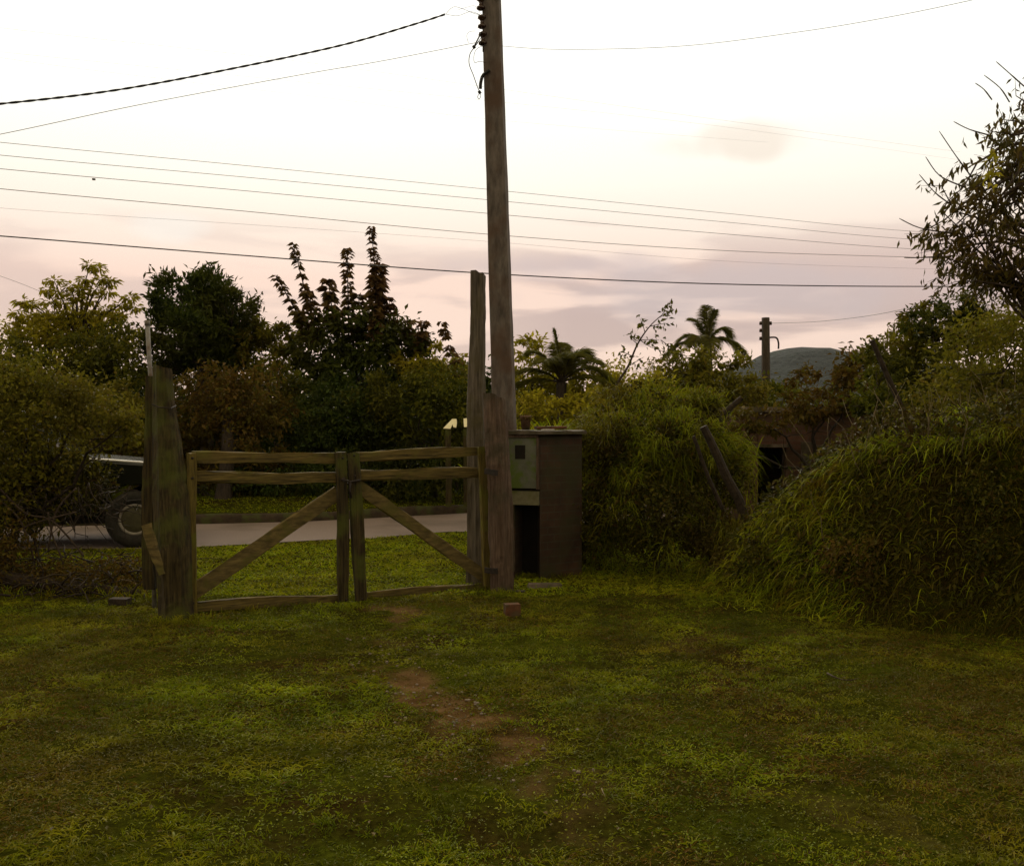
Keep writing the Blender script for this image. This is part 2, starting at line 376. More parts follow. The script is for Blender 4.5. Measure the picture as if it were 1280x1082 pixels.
def in_blob(c, r, n, clumps=None, cr=.30, shell=.55):
    """points gathered in clumps spread through an ellipsoid, plus outward directions"""
    c = np.asarray(c, float); r = np.asarray(r, float)
    K = clumps or max(8, int(n/45))
    d = rdir(K); rad = shell+(1-shell)*rng.random(K)**.7; cc = d*rad[:, None]
    k = rng.integers(0, K, n); sz = (.5+.9*rng.random(K))[k][:, None]*cr
    q = cc[k]+rng.normal(size=(n, 3))*.5*sz
    out = unit(q*np.array([1, 1, 1])+rng.normal(size=(n, 3))*.25)
    return c+q*r, out
DENS = 2.1
def crown(blobs, size, dens=1.0, wratio=.45, droop=.3, cr=.30, shell=.5, curl=.15, up=0.0):
    """blobs: list of (center, radii). leaf count follows the surface area"""
    ps = []; ds = []
    for c, r in blobs:
        r = np.asarray(r, float); a = 4*PI*((r[0]*r[1]+r[0]*r[2]+r[1]*r[2])/3)
        n = int(DENS*dens*a/(size*size*wratio)*1.6)+30
        p, d = in_blob(c, r, n, clumps=int(14+a/(size*size)/40), cr=cr, shell=shell); ps.append(p); ds.append(d)
    p = np.concatenate(ps); d = np.concatenate(ds); n = len(p)
    ax = unit(d*.6+rdir(n)*.9+np.array([0, 0, up-droop])); nor = unit(d*.4+rdir(n)*.7+np.array([0, 0, .6]))
    ln = size*(.6+.7*rng.random(n))
    return leaves(p, ax, nor, ln, ln*wratio*(.8+.4*rng.random(n)), curl)
def pblob(px, py, rx, ry, yy, dy=0, ryd=None):
    y2 = yy+dy
    return (P(px, py, y2), (pxr(rx, y2), (ryd if ryd else pxr((rx+ry)/2, y2)), pxr(ry, y2)))
def limb_pts(a, b, n=5, wob=.08):
    a = np.array(a, float); b = np.array(b, float); l = np.linalg.norm(b-a); out = []
    for i in range(n+1):
        t = i/n; p = a+(b-a)*t
        if 0 < i < n: p = p+rng.normal(size=3)*wob*l*.35
        p[2] += math.sin(t*PI)*l*.05; out.append(p)
    return out
def trunk_mesh(base, targets, r0, fork=.45):
    m = MB(); base = np.array(base, float); mean = np.mean([t for t in targets], axis=0)
    fk = base+(mean-base)*fork; pts = limb_pts(base-np.array([0, 0, .1]), fk, 5, .05)
    m.tube(pts, list(np.linspace(r0*1.25, r0*.8, 6)), 9, .08)
    for t in targets:
        st = pts[-1] if rng.random() < .7 else pts[-2]
        lp = limb_pts(st, t, 5, .10); m.tube(lp, list(np.linspace(r0*.55, r0*.10, 6)), 6, .08)
        for _ in range(4):
            q = lp[rng.integers(2, 5)]; e = q+rdir(1)[0]*np.linalg.norm(t-st)*.35+np.array([0, 0, .1])
            m.tube(limb_pts(q, e, 3, .1), [r0*.16, r0*.12, r0*.07, r0*.03], 4)
    return m
def tree(name, label, cat, base, blobs, size, leaf, r0, dens=1, group=None, wratio=.45, extra=None, trunk_name='trunk', crown_name='crown', bark='bark', **k):
    e = empty(name, base, label, cat, group)
    trunk_mesh(base, [b[0] for b in blobs], r0).build(trunk_name, M[bark], e, True)
    parts = [crown(blobs, size, dens, wratio, **k)]
    if extra: parts += extra
    v, f = merge(parts); mesh_np(crown_name, v, f, M[leaf], e, False)
    return e

# ------------------------------------------------------------ terrain
def road_near(x): x = np.asarray(x, float); return 12.35+.14*(x+4)+.22*(np.sqrt((x+3.4)**2+.6)+(x+3.4))
def road_far(x): return road_near(x)+2.75+.0*np.asarray(x)
BK = np.array([(3.9, 12.0), (2.7, 10.4), (2.0, 9.6), (1.85, 9.2), (2.02, 8.8), (2.42, 8.28), (2.90, 7.75), (3.6, 7.35), (4.3, 6.6), (4.8, 5.5), (5.2, 2.0), (5.4, -3.0)])   # foot of the bank
_by = np.linspace(-3, 12, 301); _bx = np.interp(-_by, -BK[:, 1], BK[:, 0]); _bx = np.convolve(np.pad(_bx, 4, 'edge'), np.ones(9)/9, 'valid')
_bf = 1/np.sqrt(1+np.gradient(_bx, _by)**2)
def bank_d(x, y):
    """metres inside the bank from its foot line"""
    y = np.asarray(y, float); return (np.asarray(x, float)-np.interp(y, _by, _bx))*np.interp(y, _by, _bf)
def bank_top(x, y): return np.interp(x, [1.8, 2.6, 3.0, 3.6, 4.2, 5.5], [.95, 1.08, 1.18, 1.45, 1.70, 2.0])*(1-.62*sst(8.7, 10.0, y)-.2*sst(10.4, 12, y))
def bare(x, y):
    x = np.asarray(x, float); y = np.asarray(y, float)
    path = np.interp(y, [3.5, 4.5, 5.0, 5.6, 6.5, 7.5, 8.6], [.35, .10, -.10, -.42, -.75, -.95, -1.05])
    w = np.interp(y, [3.5, 5, 5.8, 6.3, 7.5, 8.7], [.28, .30, .26, .20, .28, .42])
    a = np.exp(-((x-path)/w)**2)
    n = fbm(x+3, y, 2.2)
    b = a*sst(.34, .58, n)*.85*(.5+.8*vn(x, y, 9))*(.42+.85*np.exp(-((y-5.6)/1.1)**2)+.45*np.exp(-((y-8.3)/.35)**2))
    c = sst(.66, .80, fbm(x*1.0-7, y+5, 1.3))*.35*(y < 9.0)
    return np.clip(np.maximum(b, c), 0, 1)
def hgt(x, y):
    x = np.asarray(x, float); y = np.asarray(y, float)
    z = (fbm(x, y, .9)-.5)*.09*(1-.8*sst(6.8, 7.9, y))+(fbm(x+9, y, 4)-.5)*.045*(1-.6*sst(7, 8, y))+(fbm(x-9, y, 11)-.5)*.022
    z = z*(1-sst(10.8, 12.0, y))
    z = z-.03*bare(x, y)*(y < 10)
    d = bank_d(x, y); bt = bank_top(x, y)*(1+.35*(vn(x, y, 1.3)-.5))
    z = z+bt*sst(-.10, .50, d)*(x < 30)*(1-sst(7, 16, x))
    z = z+(.12*sst(0.0, .06, y-road_far(x))+.14*sst(.2, 1.6, y-road_far(x)))*(y < 60)+0.012*np.maximum(0, y-60)*0
    return z
def build_ground():
    xs = np.concatenate([np.linspace(-900, -30, 12), np.linspace(-26, -8, 14), np.linspace(-7.6, 8, 230), np.linspace(8.4, 26, 14), np.linspace(30, 900, 12)])
    ys = np.concatenate([np.linspace(-300, -12, 8), np.linspace(-8, 2, 24), np.linspace(2.1, 19, 280), np.linspace(19.6, 60, 26), np.linspace(70, 1500, 14)])
    XX, YY = np.meshgrid(xs, ys); ZZ = hgt(XX, YY)
    nx, ny = len(xs), len(ys); v = np.stack([XX, YY, ZZ], -1).reshape(-1, 3)
    i = np.arange(nx*ny).reshape(ny, nx); f = np.stack([i[:-1, :-1], i[:-1, 1:], i[1:, 1:], i[1:, :-1]], -1).reshape(-1, 4)
    o = mesh_np('ground', v, [f], M['ground'], None, True); tag(o, kind='structure')
    at = o.data.attributes.new('bare', 'FLOAT', 'POINT'); at.data.foreach_set('value', bare(XX, YY).ravel().astype(np.float32))
build_ground()
def build_road():
    xs = np.linspace(-60, 60, 480); n = len(xs)
    a = np.stack([xs, road_near(xs), np.full(n, .006)+0*xs], -1); b = np.stack([xs, road_far(xs)-.02, np.full(n, .006)], -1)
    m = (a+b)/2; m[:, 2] = .03
    a[:, 1] += (vn(xs, xs*0, 2.0)-.5)*.25
    v = np.concatenate([a, m, b]); i = np.arange(n-1)
    f = np.concatenate([np.stack([i, i+1, i+1+n, i+n], -1), np.stack([i+n, i+1+n, i+1+2*n, i+2*n], -1)])
    tag(mesh_np('road', v, [f], M['road'], None, True), kind='structure')
    # raised earth kerb on the far side
    rows = []
    for dy, z in ((-.06, -.02), (-.03, .06), (.0, .125), (.08, .145), (.18, .10)):
        rows.append(np.stack([xs, road_far(xs)+dy+(vn(xs, xs*0+dy, 3)-.5)*.05, z+(vn(xs, xs*0+4, 4)-.5)*.035], -1))
    v = np.concatenate(rows); f = np.concatenate([np.stack([i+k*n, i+1+k*n, i+1+(k+1)*n, i+(k+1)*n], -1) for k in range(4)])
    tag(mesh_np('kerb', v, [f], M['kerb'], None, True), kind='structure')
build_road()
def build_hill():
    xs = np.linspace(-1500, 1800, 220); ys = np.linspace(700, 1300, 20)
    XX, YY = np.meshgrid(xs, ys)
    prof = np.interp(XX, [-1500, -600, 0, 140, 236, 285, 320, 365, 520, 800, 1800], [15, 22, 22, 36, 56, 75, 79, 72, 50, 25, 15])
    ZZ = prof*np.exp(-((YY-1050)/110)**2)+(fbm(XX, YY, .05)-.5)*7*np.exp(-((YY-1050)/110)**2)-2
    nx, ny = len(xs), len(ys); i = np.arange(nx*ny).reshape(ny, nx); f = np.stack([i[:-1, :-1], i[:-1, 1:], i[1:, 1:], i[1:, :-1]], -1).reshape(-1, 4)
    tag(mesh_np('hill', np.stack([XX, YY, ZZ], -1).reshape(-1, 3), [f], M['hill'], None, True), kind='structure')
build_hill()

# ------------------------------------------------------------ grass (stuff)
def scatter(n, y0, y1, half=.62, pw=1.0):
    y = y0+(y1-y0)*rng.random(n)**pw; x = (rng.random(n)*2-1)*(y*half+.9); return x, y
def lawn():
    parts = []
    x, y = scatter(420000, 2.6, 10.6, pw=.85)
    b = bare(x, y); keep = (rng.random(len(x)) > b*.88) & (bank_d(x, y) < .35) & (fbm(x+1, y, 3.1) > .31+.24*rng.random(len(x))-.12)
    x, y = x[keep], y[keep]; n = len(x); p = np.stack([x, y, hgt(x, y)-.004], -1)
    d = rdir(n)*np.array([1, 1, .2]); d[:, 2] = .30+.55*rng.random(n)
    tuft = fbm(x+20, y-3, 1.7); ln = (.022+.040*rng.random(n))*(.55+1.0*sst(.35, .7, tuft))
    parts.append(blades(p, d, ln, .0032+.003*rng.random(n)+.0004*y, .35+.5*rng.random(n), 2))
    # low broad weed leaves
    x, y = scatter(70000, 2.6, 10.4); keep = (rng.random(len(x)) > bare(x, y)*.8) & (bank_d(x, y) < .3) & (fbm(x-5, y+2, 2.0) > .44)
    x, y = x[keep], y[keep]; n = len(x); p = np.stack([x, y, hgt(x, y)+.004+.022*rng.random(n)], -1)
    d = rdir(n); d[:, 2] = np.abs(d[:, 2])*.35; nn = rdir(n)*.45+np.array([0, 0, 1.0]); ln = .007+.011*rng.random(n)
    parts.append(leaves(p, d, nn, ln, ln*.6))
    v, f = merge(parts); tag(mesh_np('grass', v, f, M['grass'], None, False), 'short patchy weedy lawn in front of the gate', 'grass', kind='stuff')
    # sparse taller tufts
    x, y = scatter(5200, 3.0, 10.0); keep = (bank_d(x, y) < .2) & (bare(x, y) < .4) & (fbm(x+31, y, .8) > .40); x, y = x[keep], y[keep]
    k = rng.integers(10, 26, len(x)); X2 = np.repeat(x, k)+rng.normal(size=k.sum())*.022; Y2 = np.repeat(y, k)+rng.normal(size=k.sum())*.022
    n = len(X2); d = rdir(n)*.5; d[:, 2] = .9
    v, f = blades(np.stack([X2, Y2, hgt(X2, Y2)-.004], -1), d, (.03+.06*rng.random(n)), .0045, .7, 3)
    tag(mesh_np('grass_tufts', v, f, M['grass'], None, False), 'taller tufts standing up through the lawn', 'grass', kind='stuff')
    # brown dry short grass spreading from the bank over the right of the lawn
    x, y = scatter(330000, 2.6, 9.5); dd = bank_d(x, y); w_ = sst(-3.0, -.1, dd)*(dd < .25)*sst(9.0, 7.4, y)*.85+.9*sst(.3, 1.8, x)*sst(7.0, 4.6, y)+.55*sst(.50, .62, fbm(x+4, y, .7))
    keep = rng.random(len(x)) < w_*sst(.30, .56, fbm(x-2, y+6, 1.3)); x, y = x[keep], y[keep]; n = len(x)
    d = rdir(n)*np.array([1, 1, .2]); d[:, 2] = .25+.6*rng.random(n)
    v, f = blades(np.stack([x, y, hgt(x, y)-.003], -1), d, .03+.06*rng.random(n), .0042, .7, 2)
    tag(mesh_np('brown_grass', v, f, M['grass_brown'], None, False), 'brown dry short grass between the bank and the lawn', 'grass', kind='stuff')
    # verge between gate and road, and beyond the road
    x, y = scatter(120000, 9.0, 15.6); keep = (y < road_near(x)+.02*rng.normal(size=len(x))) & (bank_d(x, y) < .3); x, y = x[keep], y[keep]
    xf, yf = scatter(60000, 15.5, 21); keep = yf > road_far(xf)+.03; xf, yf = xf[keep], yf[keep]
    x = np.concatenate([x, xf]); y = np.concatenate([y, yf]); n = len(x)
    d = rdir(n)*np.array([1, 1, .2]); d[:, 2] = .45+.5*rng.random(n)
    v, f = blades(np.stack([x, y, hgt(x, y)-.003], -1), d, .035+.05*rng.random(n), .010, .4, 2)
    tag(mesh_np('verge_grass', v, f, M['grass_v'], None, False), 'brighter mown grass on both verges of the road', 'grass', kind='stuff')
lawn()

# ------------------------------------------------------------ overgrown bank on the right
def bank_grass():
    n0 = 110000; y = 5.5+6.0*rng.random(n0); x = np.interp(y, _by, _bx)-.1+3.0*rng.random(n0)**1.2
    keep = (x < y*.62+1.2); x, y = x[keep], y[keep]; n = len(x); d = bank_d(x, y)
    p = np.stack([x, y, hgt(x, y)-.02], -1)
    lean = np.stack([-.8*(1-sst(.5, 1.2, d)), -.25*np.ones(n), .35+.6*sst(.2, .9, d)], -1)+rdir(n)*.95
    cx = np.floor(x*4.2+fbm(x, y, 3)*2); cy = np.floor(y*4.2+fbm(y, x, 3)*2); th = vn(cx*7.3, cy*3.1, 1.0)*6.28*1.5; lean += .28*np.stack([np.cos(th), np.sin(th), .3*np.sin(th*3)], -1)
    patch = fbm(x+2, y+8, .9); green = sst(.40, .58, patch+.46*sst(3.7, 2.3, x)-.36+.42*sst(.28, .6, d))  # dry grass gathered toward the foot also puts shade into the colour
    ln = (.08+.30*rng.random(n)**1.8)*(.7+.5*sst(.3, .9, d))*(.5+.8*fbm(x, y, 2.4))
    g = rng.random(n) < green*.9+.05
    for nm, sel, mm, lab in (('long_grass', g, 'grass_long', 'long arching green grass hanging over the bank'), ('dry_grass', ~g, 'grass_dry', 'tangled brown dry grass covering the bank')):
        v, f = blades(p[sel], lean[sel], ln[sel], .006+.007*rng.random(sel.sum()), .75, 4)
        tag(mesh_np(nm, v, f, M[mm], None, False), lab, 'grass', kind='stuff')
    # broad weeds and creepers among the grass
    n = 18000; y = 5.5+5.5*rng.random(n); x = np.interp(y, _by, _bx)+2.2*rng.random(n); keep = x < y*.6+1; x, y = x[keep], y[keep]; n = len(x)
    p = np.stack([x, y, hgt(x, y)+.04+.24*rng.random(n)], -1); d = rdir(n)+np.array([-.5, -.2, -.1]); ln = .03+.05*rng.random(n)
    v, f = leaves(p, d, rdir(n)*.5+np.array([-.4, -.3, .7]), ln, ln*.5)
    tag(mesh_np('bank_weeds', v, f, M['leaf_thicket'], None, False), 'small brown and green weeds mixed through the bank grass', 'weeds', kind='stuff')
bank_grass()

# ------------------------------------------------------------ the gate
YA, XA, MG = 8.18, -2.63, .525
def GY(px): s = (px-640)/F_; return (YA-MG*XA)/(1-MG*s)
def GP(px, py, off=0.0):
    p = P(px, py, GY(px)+off); return Vector(p)
GN = Vector((-MG, 1, 0)).normalized()      # gate normal, pointing away from the camera
def gate_leaf(label, spec, base_px, bolts=()):
    b = GP(*base_px); b.z = 0
    e = empty('wooden_gate', b, label, 'gate', 'two leaves of the wooden field gate')
    for (nm, a, c, w, t, off, mm, jit) in spec:
        m = MB(); p0 = GP(*a)+GN*off; p1 = GP(*c)+GN*off
        m.beam(p0, p1, w, t, GN, 14, jit, endj=.006); m.build(nm, M[mm], e, False)
    for gx, gy in bolts:
        m = MB(); q = GP(gx, gy)-GN*.055; m.lathe(q, -GN, [(0, .012), (.008, .011), (.011, .004), (.011, -.02)], 8); m.build('bolt', M['iron'], e, True)
    return e
s_ = GY(330)/F_
gate_leaf('left leaf of the wooden gate, hung on the thick old trunk post', [
    ('stile', (238, 566), (239, 768), .075, .05, -.03, 'wood_y', .004),
    ('stile', (425, 565), (428, 756), .095, .05, -.03, 'wood_v', .006),
    ('rail', (240, 572), (432, 572), .088, .03, .012, 'wood_h', .006),
    ('rail', (240, 596), (430, 597), .088, .03, .012, 'wood_h', .007),
    ('bottom_rail', (240, 758), (430, 749), .09, .035, .012, 'wood_h', .006),
    ('brace', (238, 744), (424, 616), .125, .028, .046, 'wood_pale', .006),
], (330, 768), ((239, 572), (239, 597), (240, 752), (426, 572), (427, 597), (430, 748)))
gate_leaf('right leaf of the wooden gate, closing against the leaning brown post', [
    ('stile', (439, 566), (451, 756), .105, .05, -.034, 'wood_v', .006),
    ('stile', (602, 558), (611, 736), .11, .05, -.03, 'wood_y', .006),
    ('rail', (440, 570), (606, 564), .086, .03, .012, 'wood_h', .008),
    ('rail', (440, 595), (606, 590), .092, .03, .012, 'wood_h', .008),
    ('bottom_rail', (452, 747), (612, 735), .10, .035, .012, 'wood_h', .007),
    ('brace', (446, 606), (613, 724), .105, .028, .046, 'wood_pale', .006),
], (530, 745), ((440, 569), (441, 594), (450, 747), (604, 564), (605, 590), (610, 728)))

def rough_post(name, label, cat, pts, radii, mname, sides=14, jit=.10, ribs=.10, flat=1.0, cut=.02):
    b = np.array(pts[0], float).copy(); b[2] = 0
    e = empty(name, b, label, cat)
    # resample
    P3 = np.array(pts, float); n = 34; t = np.linspace(0, 1, n); tt = np.linspace(0, 1, len(P3))
    Q = np.stack([np.interp(t, tt, P3[:, i]) for i in range(3)], -1); rr = np.interp(t, tt, radii)
    ph = rng.random(sides)*6; amp = 1+ribs*rng.normal(size=sides); v = []
    for i in range(n):
        for j in range(sides):
            a = 2*PI*j/sides; r = rr[i]*(amp[j]+jit*.5*math.sin(t[i]*9+ph[j])+jit*.25*rng.normal())
            z = Q[i, 2]+(cut*math.cos(a+2.6)+cut*.15*rng.normal() if i == n-1 else 0)
            v.append((Q[i, 0]+r*math.cos(a), Q[i, 1]+r*math.sin(a)*flat, z))
    fs = [(i*sides+j, i*sides+(j+1) % sides, (i+1)*sides+(j+1) % sides, (i+1)*sides+j) for i in range(n-1) for j in range(sides)]
    c = Q[-1].copy(); c[2] -= .02; v.append(tuple(c)); ci = len(v)-1
    m = MB(); m.add(v, fs+[((n-1)*sides+j, (n-1)*sides+(j+1) % sides, ci) for j in range(sides)])
    o = m.build('trunk', M[mname], e, False)
    return e
m = MB(); m.tube([GP(428, 599, -.09), GP(438, 602, -.10), GP(449, 600, -.09), GP(450, 603, .03), GP(437, 605, .05), GP(426, 602, .03), GP(428, 599, -.09)], .011, 6, .1)
m.tube([GP(438, 602, -.10), GP(437, 612, -.10), GP(439, 622, -.09)], .010, 6, .1); tag(m.build('chain', M['iron'], None, True), 'dark chain tying the two gate leaves together at their middle stiles', 'chain')
# thick old gatepost on the left
e = rough_post('gatepost', 'thick mossy old trunk post carrying the left gate leaf', 'post',
    [P(222, 776, 8.05), P(220, 740, 8.05), P(216, 690, 8.05), P(213, 620, 8.1), P(210, 560, 8.1), P(205, 500, 8.1), P(203, 459, 8.1)],
    [pxr(22, 8), pxr(20, 8), pxr(22, 8), pxr(22, 8), pxr(18, 8), pxr(13, 8), pxr(11, 8)], 'wood_v')
m = MB(); m.beam(P(183, 655, 7.86), P(202, 718, 7.86), .085, .03, (0, 1, 0), 10, .006, w1=.05); m.build('split_slab', M['wood_pale'], e)
m = MB(); m.tube([P(190, 505, 7.95), P(199, 509, 7.93), P(214, 510, 7.95), P(220, 507, 8.05)], .006, 5); m.build('wire_tie', M['iron'], e)
m = MB(); m.beam(P(189, 470, 8.15), P(187, 736, 8.15), .085, .07, (0, 1, 0), 18, .008, w1=.10); m.build('side_plank', M['wood_v'], e)
# thin pipe behind it
b = P(186, 560, 8.5); e = empty('metal_pipe', (b[0], 8.5, 0), 'thin grey metal pipe standing up behind the thick left post', 'pipe')
m = MB(); m.tube([P(193, 760, 8.5), P(188, 470, 8.5), P(184, 402, 8.5)], .020, 8); m.build('pipe', M['galv'], e, True)
m = MB(); m.tube([P(184.2, 407, 8.5), P(184, 400.5, 8.5)], .025, 8); m.build('cap', M['galv'], e, True)
# tall grey leaning post right of the gate
rough_post('tall_post', 'tall grey split timber post left of the utility pole', 'post',
    [P(598, 735, 9.75), P(599, 640, 9.75), P(596, 560, 9.75), P(595, 500, 9.75), P(597, 430, 9.75), P(598, 395, 9.75), P(597.5, 342, 9.75)],
    [pxr(15, 9.75), pxr(14, 9.7), pxr(12, 9.7), pxr(11, 9.7), pxr(9.8, 9.7), pxr(9.3, 9.7), pxr(9.2, 9.7)], 'wood_grey', cut=.03)
# shorter reddish post in front of the pole
e = rough_post('hanging_post', 'brown weathered hanging post beside the meter cabinet', 'post',
    [P(627, 742, 9.25), P(627, 700, 9.25), P(625, 620, 9.25), P(621, 560, 9.25), P(616, 495, 9.25)],
    [pxr(14.5, 9.25), pxr(15, 9.25), pxr(15, 9.25), pxr(15, 9.25), pxr(13.5, 9.25)], 'wood_red', cut=.03)
for py in (589, 712): m = MB(); m.beam(P(606, py, 9.14), P(622, py+2, 9.06), .05, .012, (0, 1, 0), 3, .002); m.build('hinge', M['iron'], e)

# ------------------------------------------------------------ utility pole
PYP = 10.35
def pole_c(py): return P(np.interp(py, [0, 100, 540, 740], [614.5, 619, 631.5, 637]), py, PYP)
base = pole_c(727)
e = empty('utility_pole', (base[0], PYP, 0), 'tall leaning utility pole rising behind the meter cabinet', 'utility pole')
m = MB(); lo = pole_c(735); hi = pole_c(0); tp = lo+(hi-lo)*1.28
n = 40; vs = []
an = R(-14)
for i in range(n+1):
    t = i/n; c = lo+(tp-lo)*t; hw = .125-.045*t; hd = .09-.03*t
    for (a, b_) in ((-1,-.8),(-.85,-1),(.85,-1),(1,-.8),(1,.8),(.85,1),(-.85,1),(-1,.8)):
        x = a*hw*(1+.012*rng.normal()); y = b_*hd; vs.append((c[0]+x*math.cos(an)-y*math.sin(an), c[1]+x*math.sin(an)+y*math.cos(an), c[2]))
fs = [(i*8+j, i*8+(j+1) % 8, (i+1)*8+(j+1) % 8, (i+1)*8+j) for i in range(n) for j in range(8)]+[tuple(range(n*8, n*8+8))]
m.add(vs, fs); m.build('pole', M['pole'], e)
m = MB(); rk = [P(604, py, PYP-.04) for py in (-30, 65)]; m.tube([rk[0], rk[1]], .008, 6)
for py in (-12, 9, 36, 57): m.beam(P(604, py, PYP-.04), P(612, py+1, PYP), .02, .012, (0, 1, 0), 2, 0)
m.build('rack', M['iron'], e)
for (px, py) in ((601.5, -14), (601, 4), (602.5, 27), (603.5, 48)):
    c = P(px, py, PYP-.04); m = MB(); prof = [(.0, -.075), (.03, -.072), (.046, -.062), (.046, -.045), (.024, -.028), (.020, -.005), (.024, .015), (.046, .03), (.046, .05), (.03, .062), (0, .066)]
    m.lathe(c, (0, 0, 1), prof, 16); m.build('insulator', M['porcelain'], e, True)
def curve_px(pts, yy, n=8):
    """smooth polyline through pixel points"""
    A = [np.array(P(a, b, yy if not hasattr(yy, '__len__') else yy[i])) for i, (a, b) in enumerate(pts)]
    out = []
    for i in range(len(A)-1):
        p0 = A[max(i-1, 0)]; p1 = A[i]; p2 = A[i+1]; p3 = A[min(i+2, len(A)-1)]
        for k in range(n):
            t = k/n; out.append(.5*((2*p1)+(-p0+p2)*t+(2*p0-5*p1+4*p2-p3)*t*t+(-p0+3*p1-3*p2+p3)*t**3))
    out.append(A[-1]); return out
m = MB(); m.tube(curve_px([(612, 88), (604, 94), (601, 103), (600.5, 111)], PYP-.08), .017, 8); m.build('cable_elbow', M['cable'], e, True)
m = MB()
m.tube(curve_px([(603, 45), (597, 54), (592.5, 60), (587.5, 68), (586.5, 80), (592, 95), (596.5, 108), (599.5, 115)], PYP-.1), .0045, 5)
m.tube(curve_px([(602, 40), (597, 50), (593, 58)], PYP-.1), .008, 5)
m.tube(curve_px([(608, 57), (598, 60), (593, 67), (593, 78), (600, 77), (608, 79)], PYP-.1), .0025, 4)
m.tube(curve_px([(585.5, 54), (583.5, 45), (587, 40), (594, 39)], PYP-.1), .002, 4)
m.tube(curve_px([(599.5, 117), (597, 121), (599, 124), (601, 120), (599.5, 116)], PYP-.1), .003, 4)
m.build('service_loop', M['cable'], e, True)
for (px, py) in ((592.5, 59), (599.5, 115.5)):
    m = MB(); c = P(px, py, PYP-.1); m.tube([c-np.array([.008, 0, -.012]), c+np.array([.008, 0, -.012])], .016, 8); m.build('connector', M['cable'], e, True)

# ------------------------------------------------------------ wires
def wire(label, pts, yy, r, mname='wire', name='power_line', group='overhead wires', twist=False, extra=None):
    c = curve_px(pts, yy, 14)
    if twist:
        # dense resample for the twisted pair
        c = np.array(c); d = np.concatenate([[0], np.cumsum(np.linalg.norm(np.diff(c, axis=0), axis=1))]); s = np.arange(0, d[-1], .035)
        c2 = np.stack([np.interp(s, d, c[:, i]) for i in range(3)], -1); m = MB()
        for ph in (0, PI):
            q = c2.copy(); q[:, 2] += np.cos(s*26+ph)*r*.9; q[:, 1] += np.sin(s*26+ph)*r*.9; m.tube(q, r, 5)
    else:
        m = MB(); m.tube(c, r, 5)
    if extra: extra(m)
    o = m.build(name, M[mname], None, True); tag(o, label, 'wire', group); return o
wire('thick black twisted service cable sagging from pole top to the upper left', [(-160, 143), (0, 130), (150, 112), (300, 84), (430, 56), (520, 30), (557, 18)], [8.0, 8.5, 9, 9.4, 9.8, 10.1, 10.25], .006, 'cable', twist=True)
wire('frayed loop of thin strands where the thick cable meets the insulators', [(557, 18), (567, 9), (580, 12), (592, 17), (601, 19)], 10.3, .0022, 'cable', extra=lambda m: (
    m.tube(curve_px([(557, 18), (572, 20), (588, 15), (601, 19)], 10.3), .0022, 4), m.tube(curve_px([(572, 13), (585, 9), (594, 8), (601, 18)], 10.3), .0016, 4)))
wire('thin straight wire crossing under the thick cable to the lower insulator', [(-160, 197), (0, 168), (180, 130), (380, 93), (480, 76), (598, 53)], [8.0, 8.5, 9, 9.7, 10.0, 10.3], .0028, 'wire')
rows = [('uppermost of the five parallel wires passing behind the pole', 178, 237, 266, 290, .0040),
        ('second of the five parallel wires passing behind the pole', 194, 250, 277, 300, .0042),
        ('middle of the five parallel wires, with a small dark bead at left', 211, 267, 292, 312, .0046),
        ('fourth of the five parallel wires, running clear to the right tree', 236, 293, 313, 322, .0052),
        ('lowest and faintest of the five parallel wires above the thick line', 260, 302, 326, 336, .0018)]
for i, (lab, a, b_, c_, d_, r) in enumerate(rows):
    yy = [13, 14, 15.5, 17.5, 19, 23, 26]
    ex = (lambda m: m.tube([P(115.5, 224, 14.35), P(119, 224.3, 14.35)], .016, 6)) if i == 2 else None
    wire(lab, [(-200, a-22), (0, a), (300, (a+b_)/2-1), (612, b_), (900, c_), (1155, d_), (1400, d_+8)], yy, r*1.0, extra=ex)
wire('thick dark cable crossing the whole view just above the trees', [(-200, 281), (0, 295), (300, 319), (612, 342), (900, 355), (1190, 358), (1420, 354)], [11, 11.5, 12, 12.6, 13.2, 14, 15], .0078, 'cable')
wire('faint highest wire descending across the white sky', [(-100, 22), (60, 42), (350, 74), (600, 108), (900, 150), (1200, 190)], [30, 30, 31, 33, 36, 40], .0026)
wire('faint wire below the highest one in the white sky', [(-150, 48), (0, 65), (300, 95), (600, 125), (900, 158), (1200, 200)], [30, 30, 31, 33, 36, 40], .0022)
wire('third faint wire in the white sky left of the pole', [(-150, 40), (0, 72), (230, 102), (420, 124), (620, 150), (960, 178)], [28, 28, 29, 31, 33, 40], .0018)
wire('thin wire leaving the pole to the upper right corner', [(618, 57), (700, 62), (850, 58), (1000, 40), (1120, 20), (1230, -3), (1300, -20)], [10.4, 10, 9.3, 8.6, 8, 7.6, 7.3], .0022)
wire('thin wire rising right from the distant pole', [(960, 404), (1020, 402), (1090, 394), (1160, 379), (1230, 360)], [27.5, 25, 22, 19, 17], .006)
wire('short thin wire descending at the left edge above the trees', [(-80, 322), (0, 345), (60, 368), (120, 392)], [18, 19, 20, 21], .004)

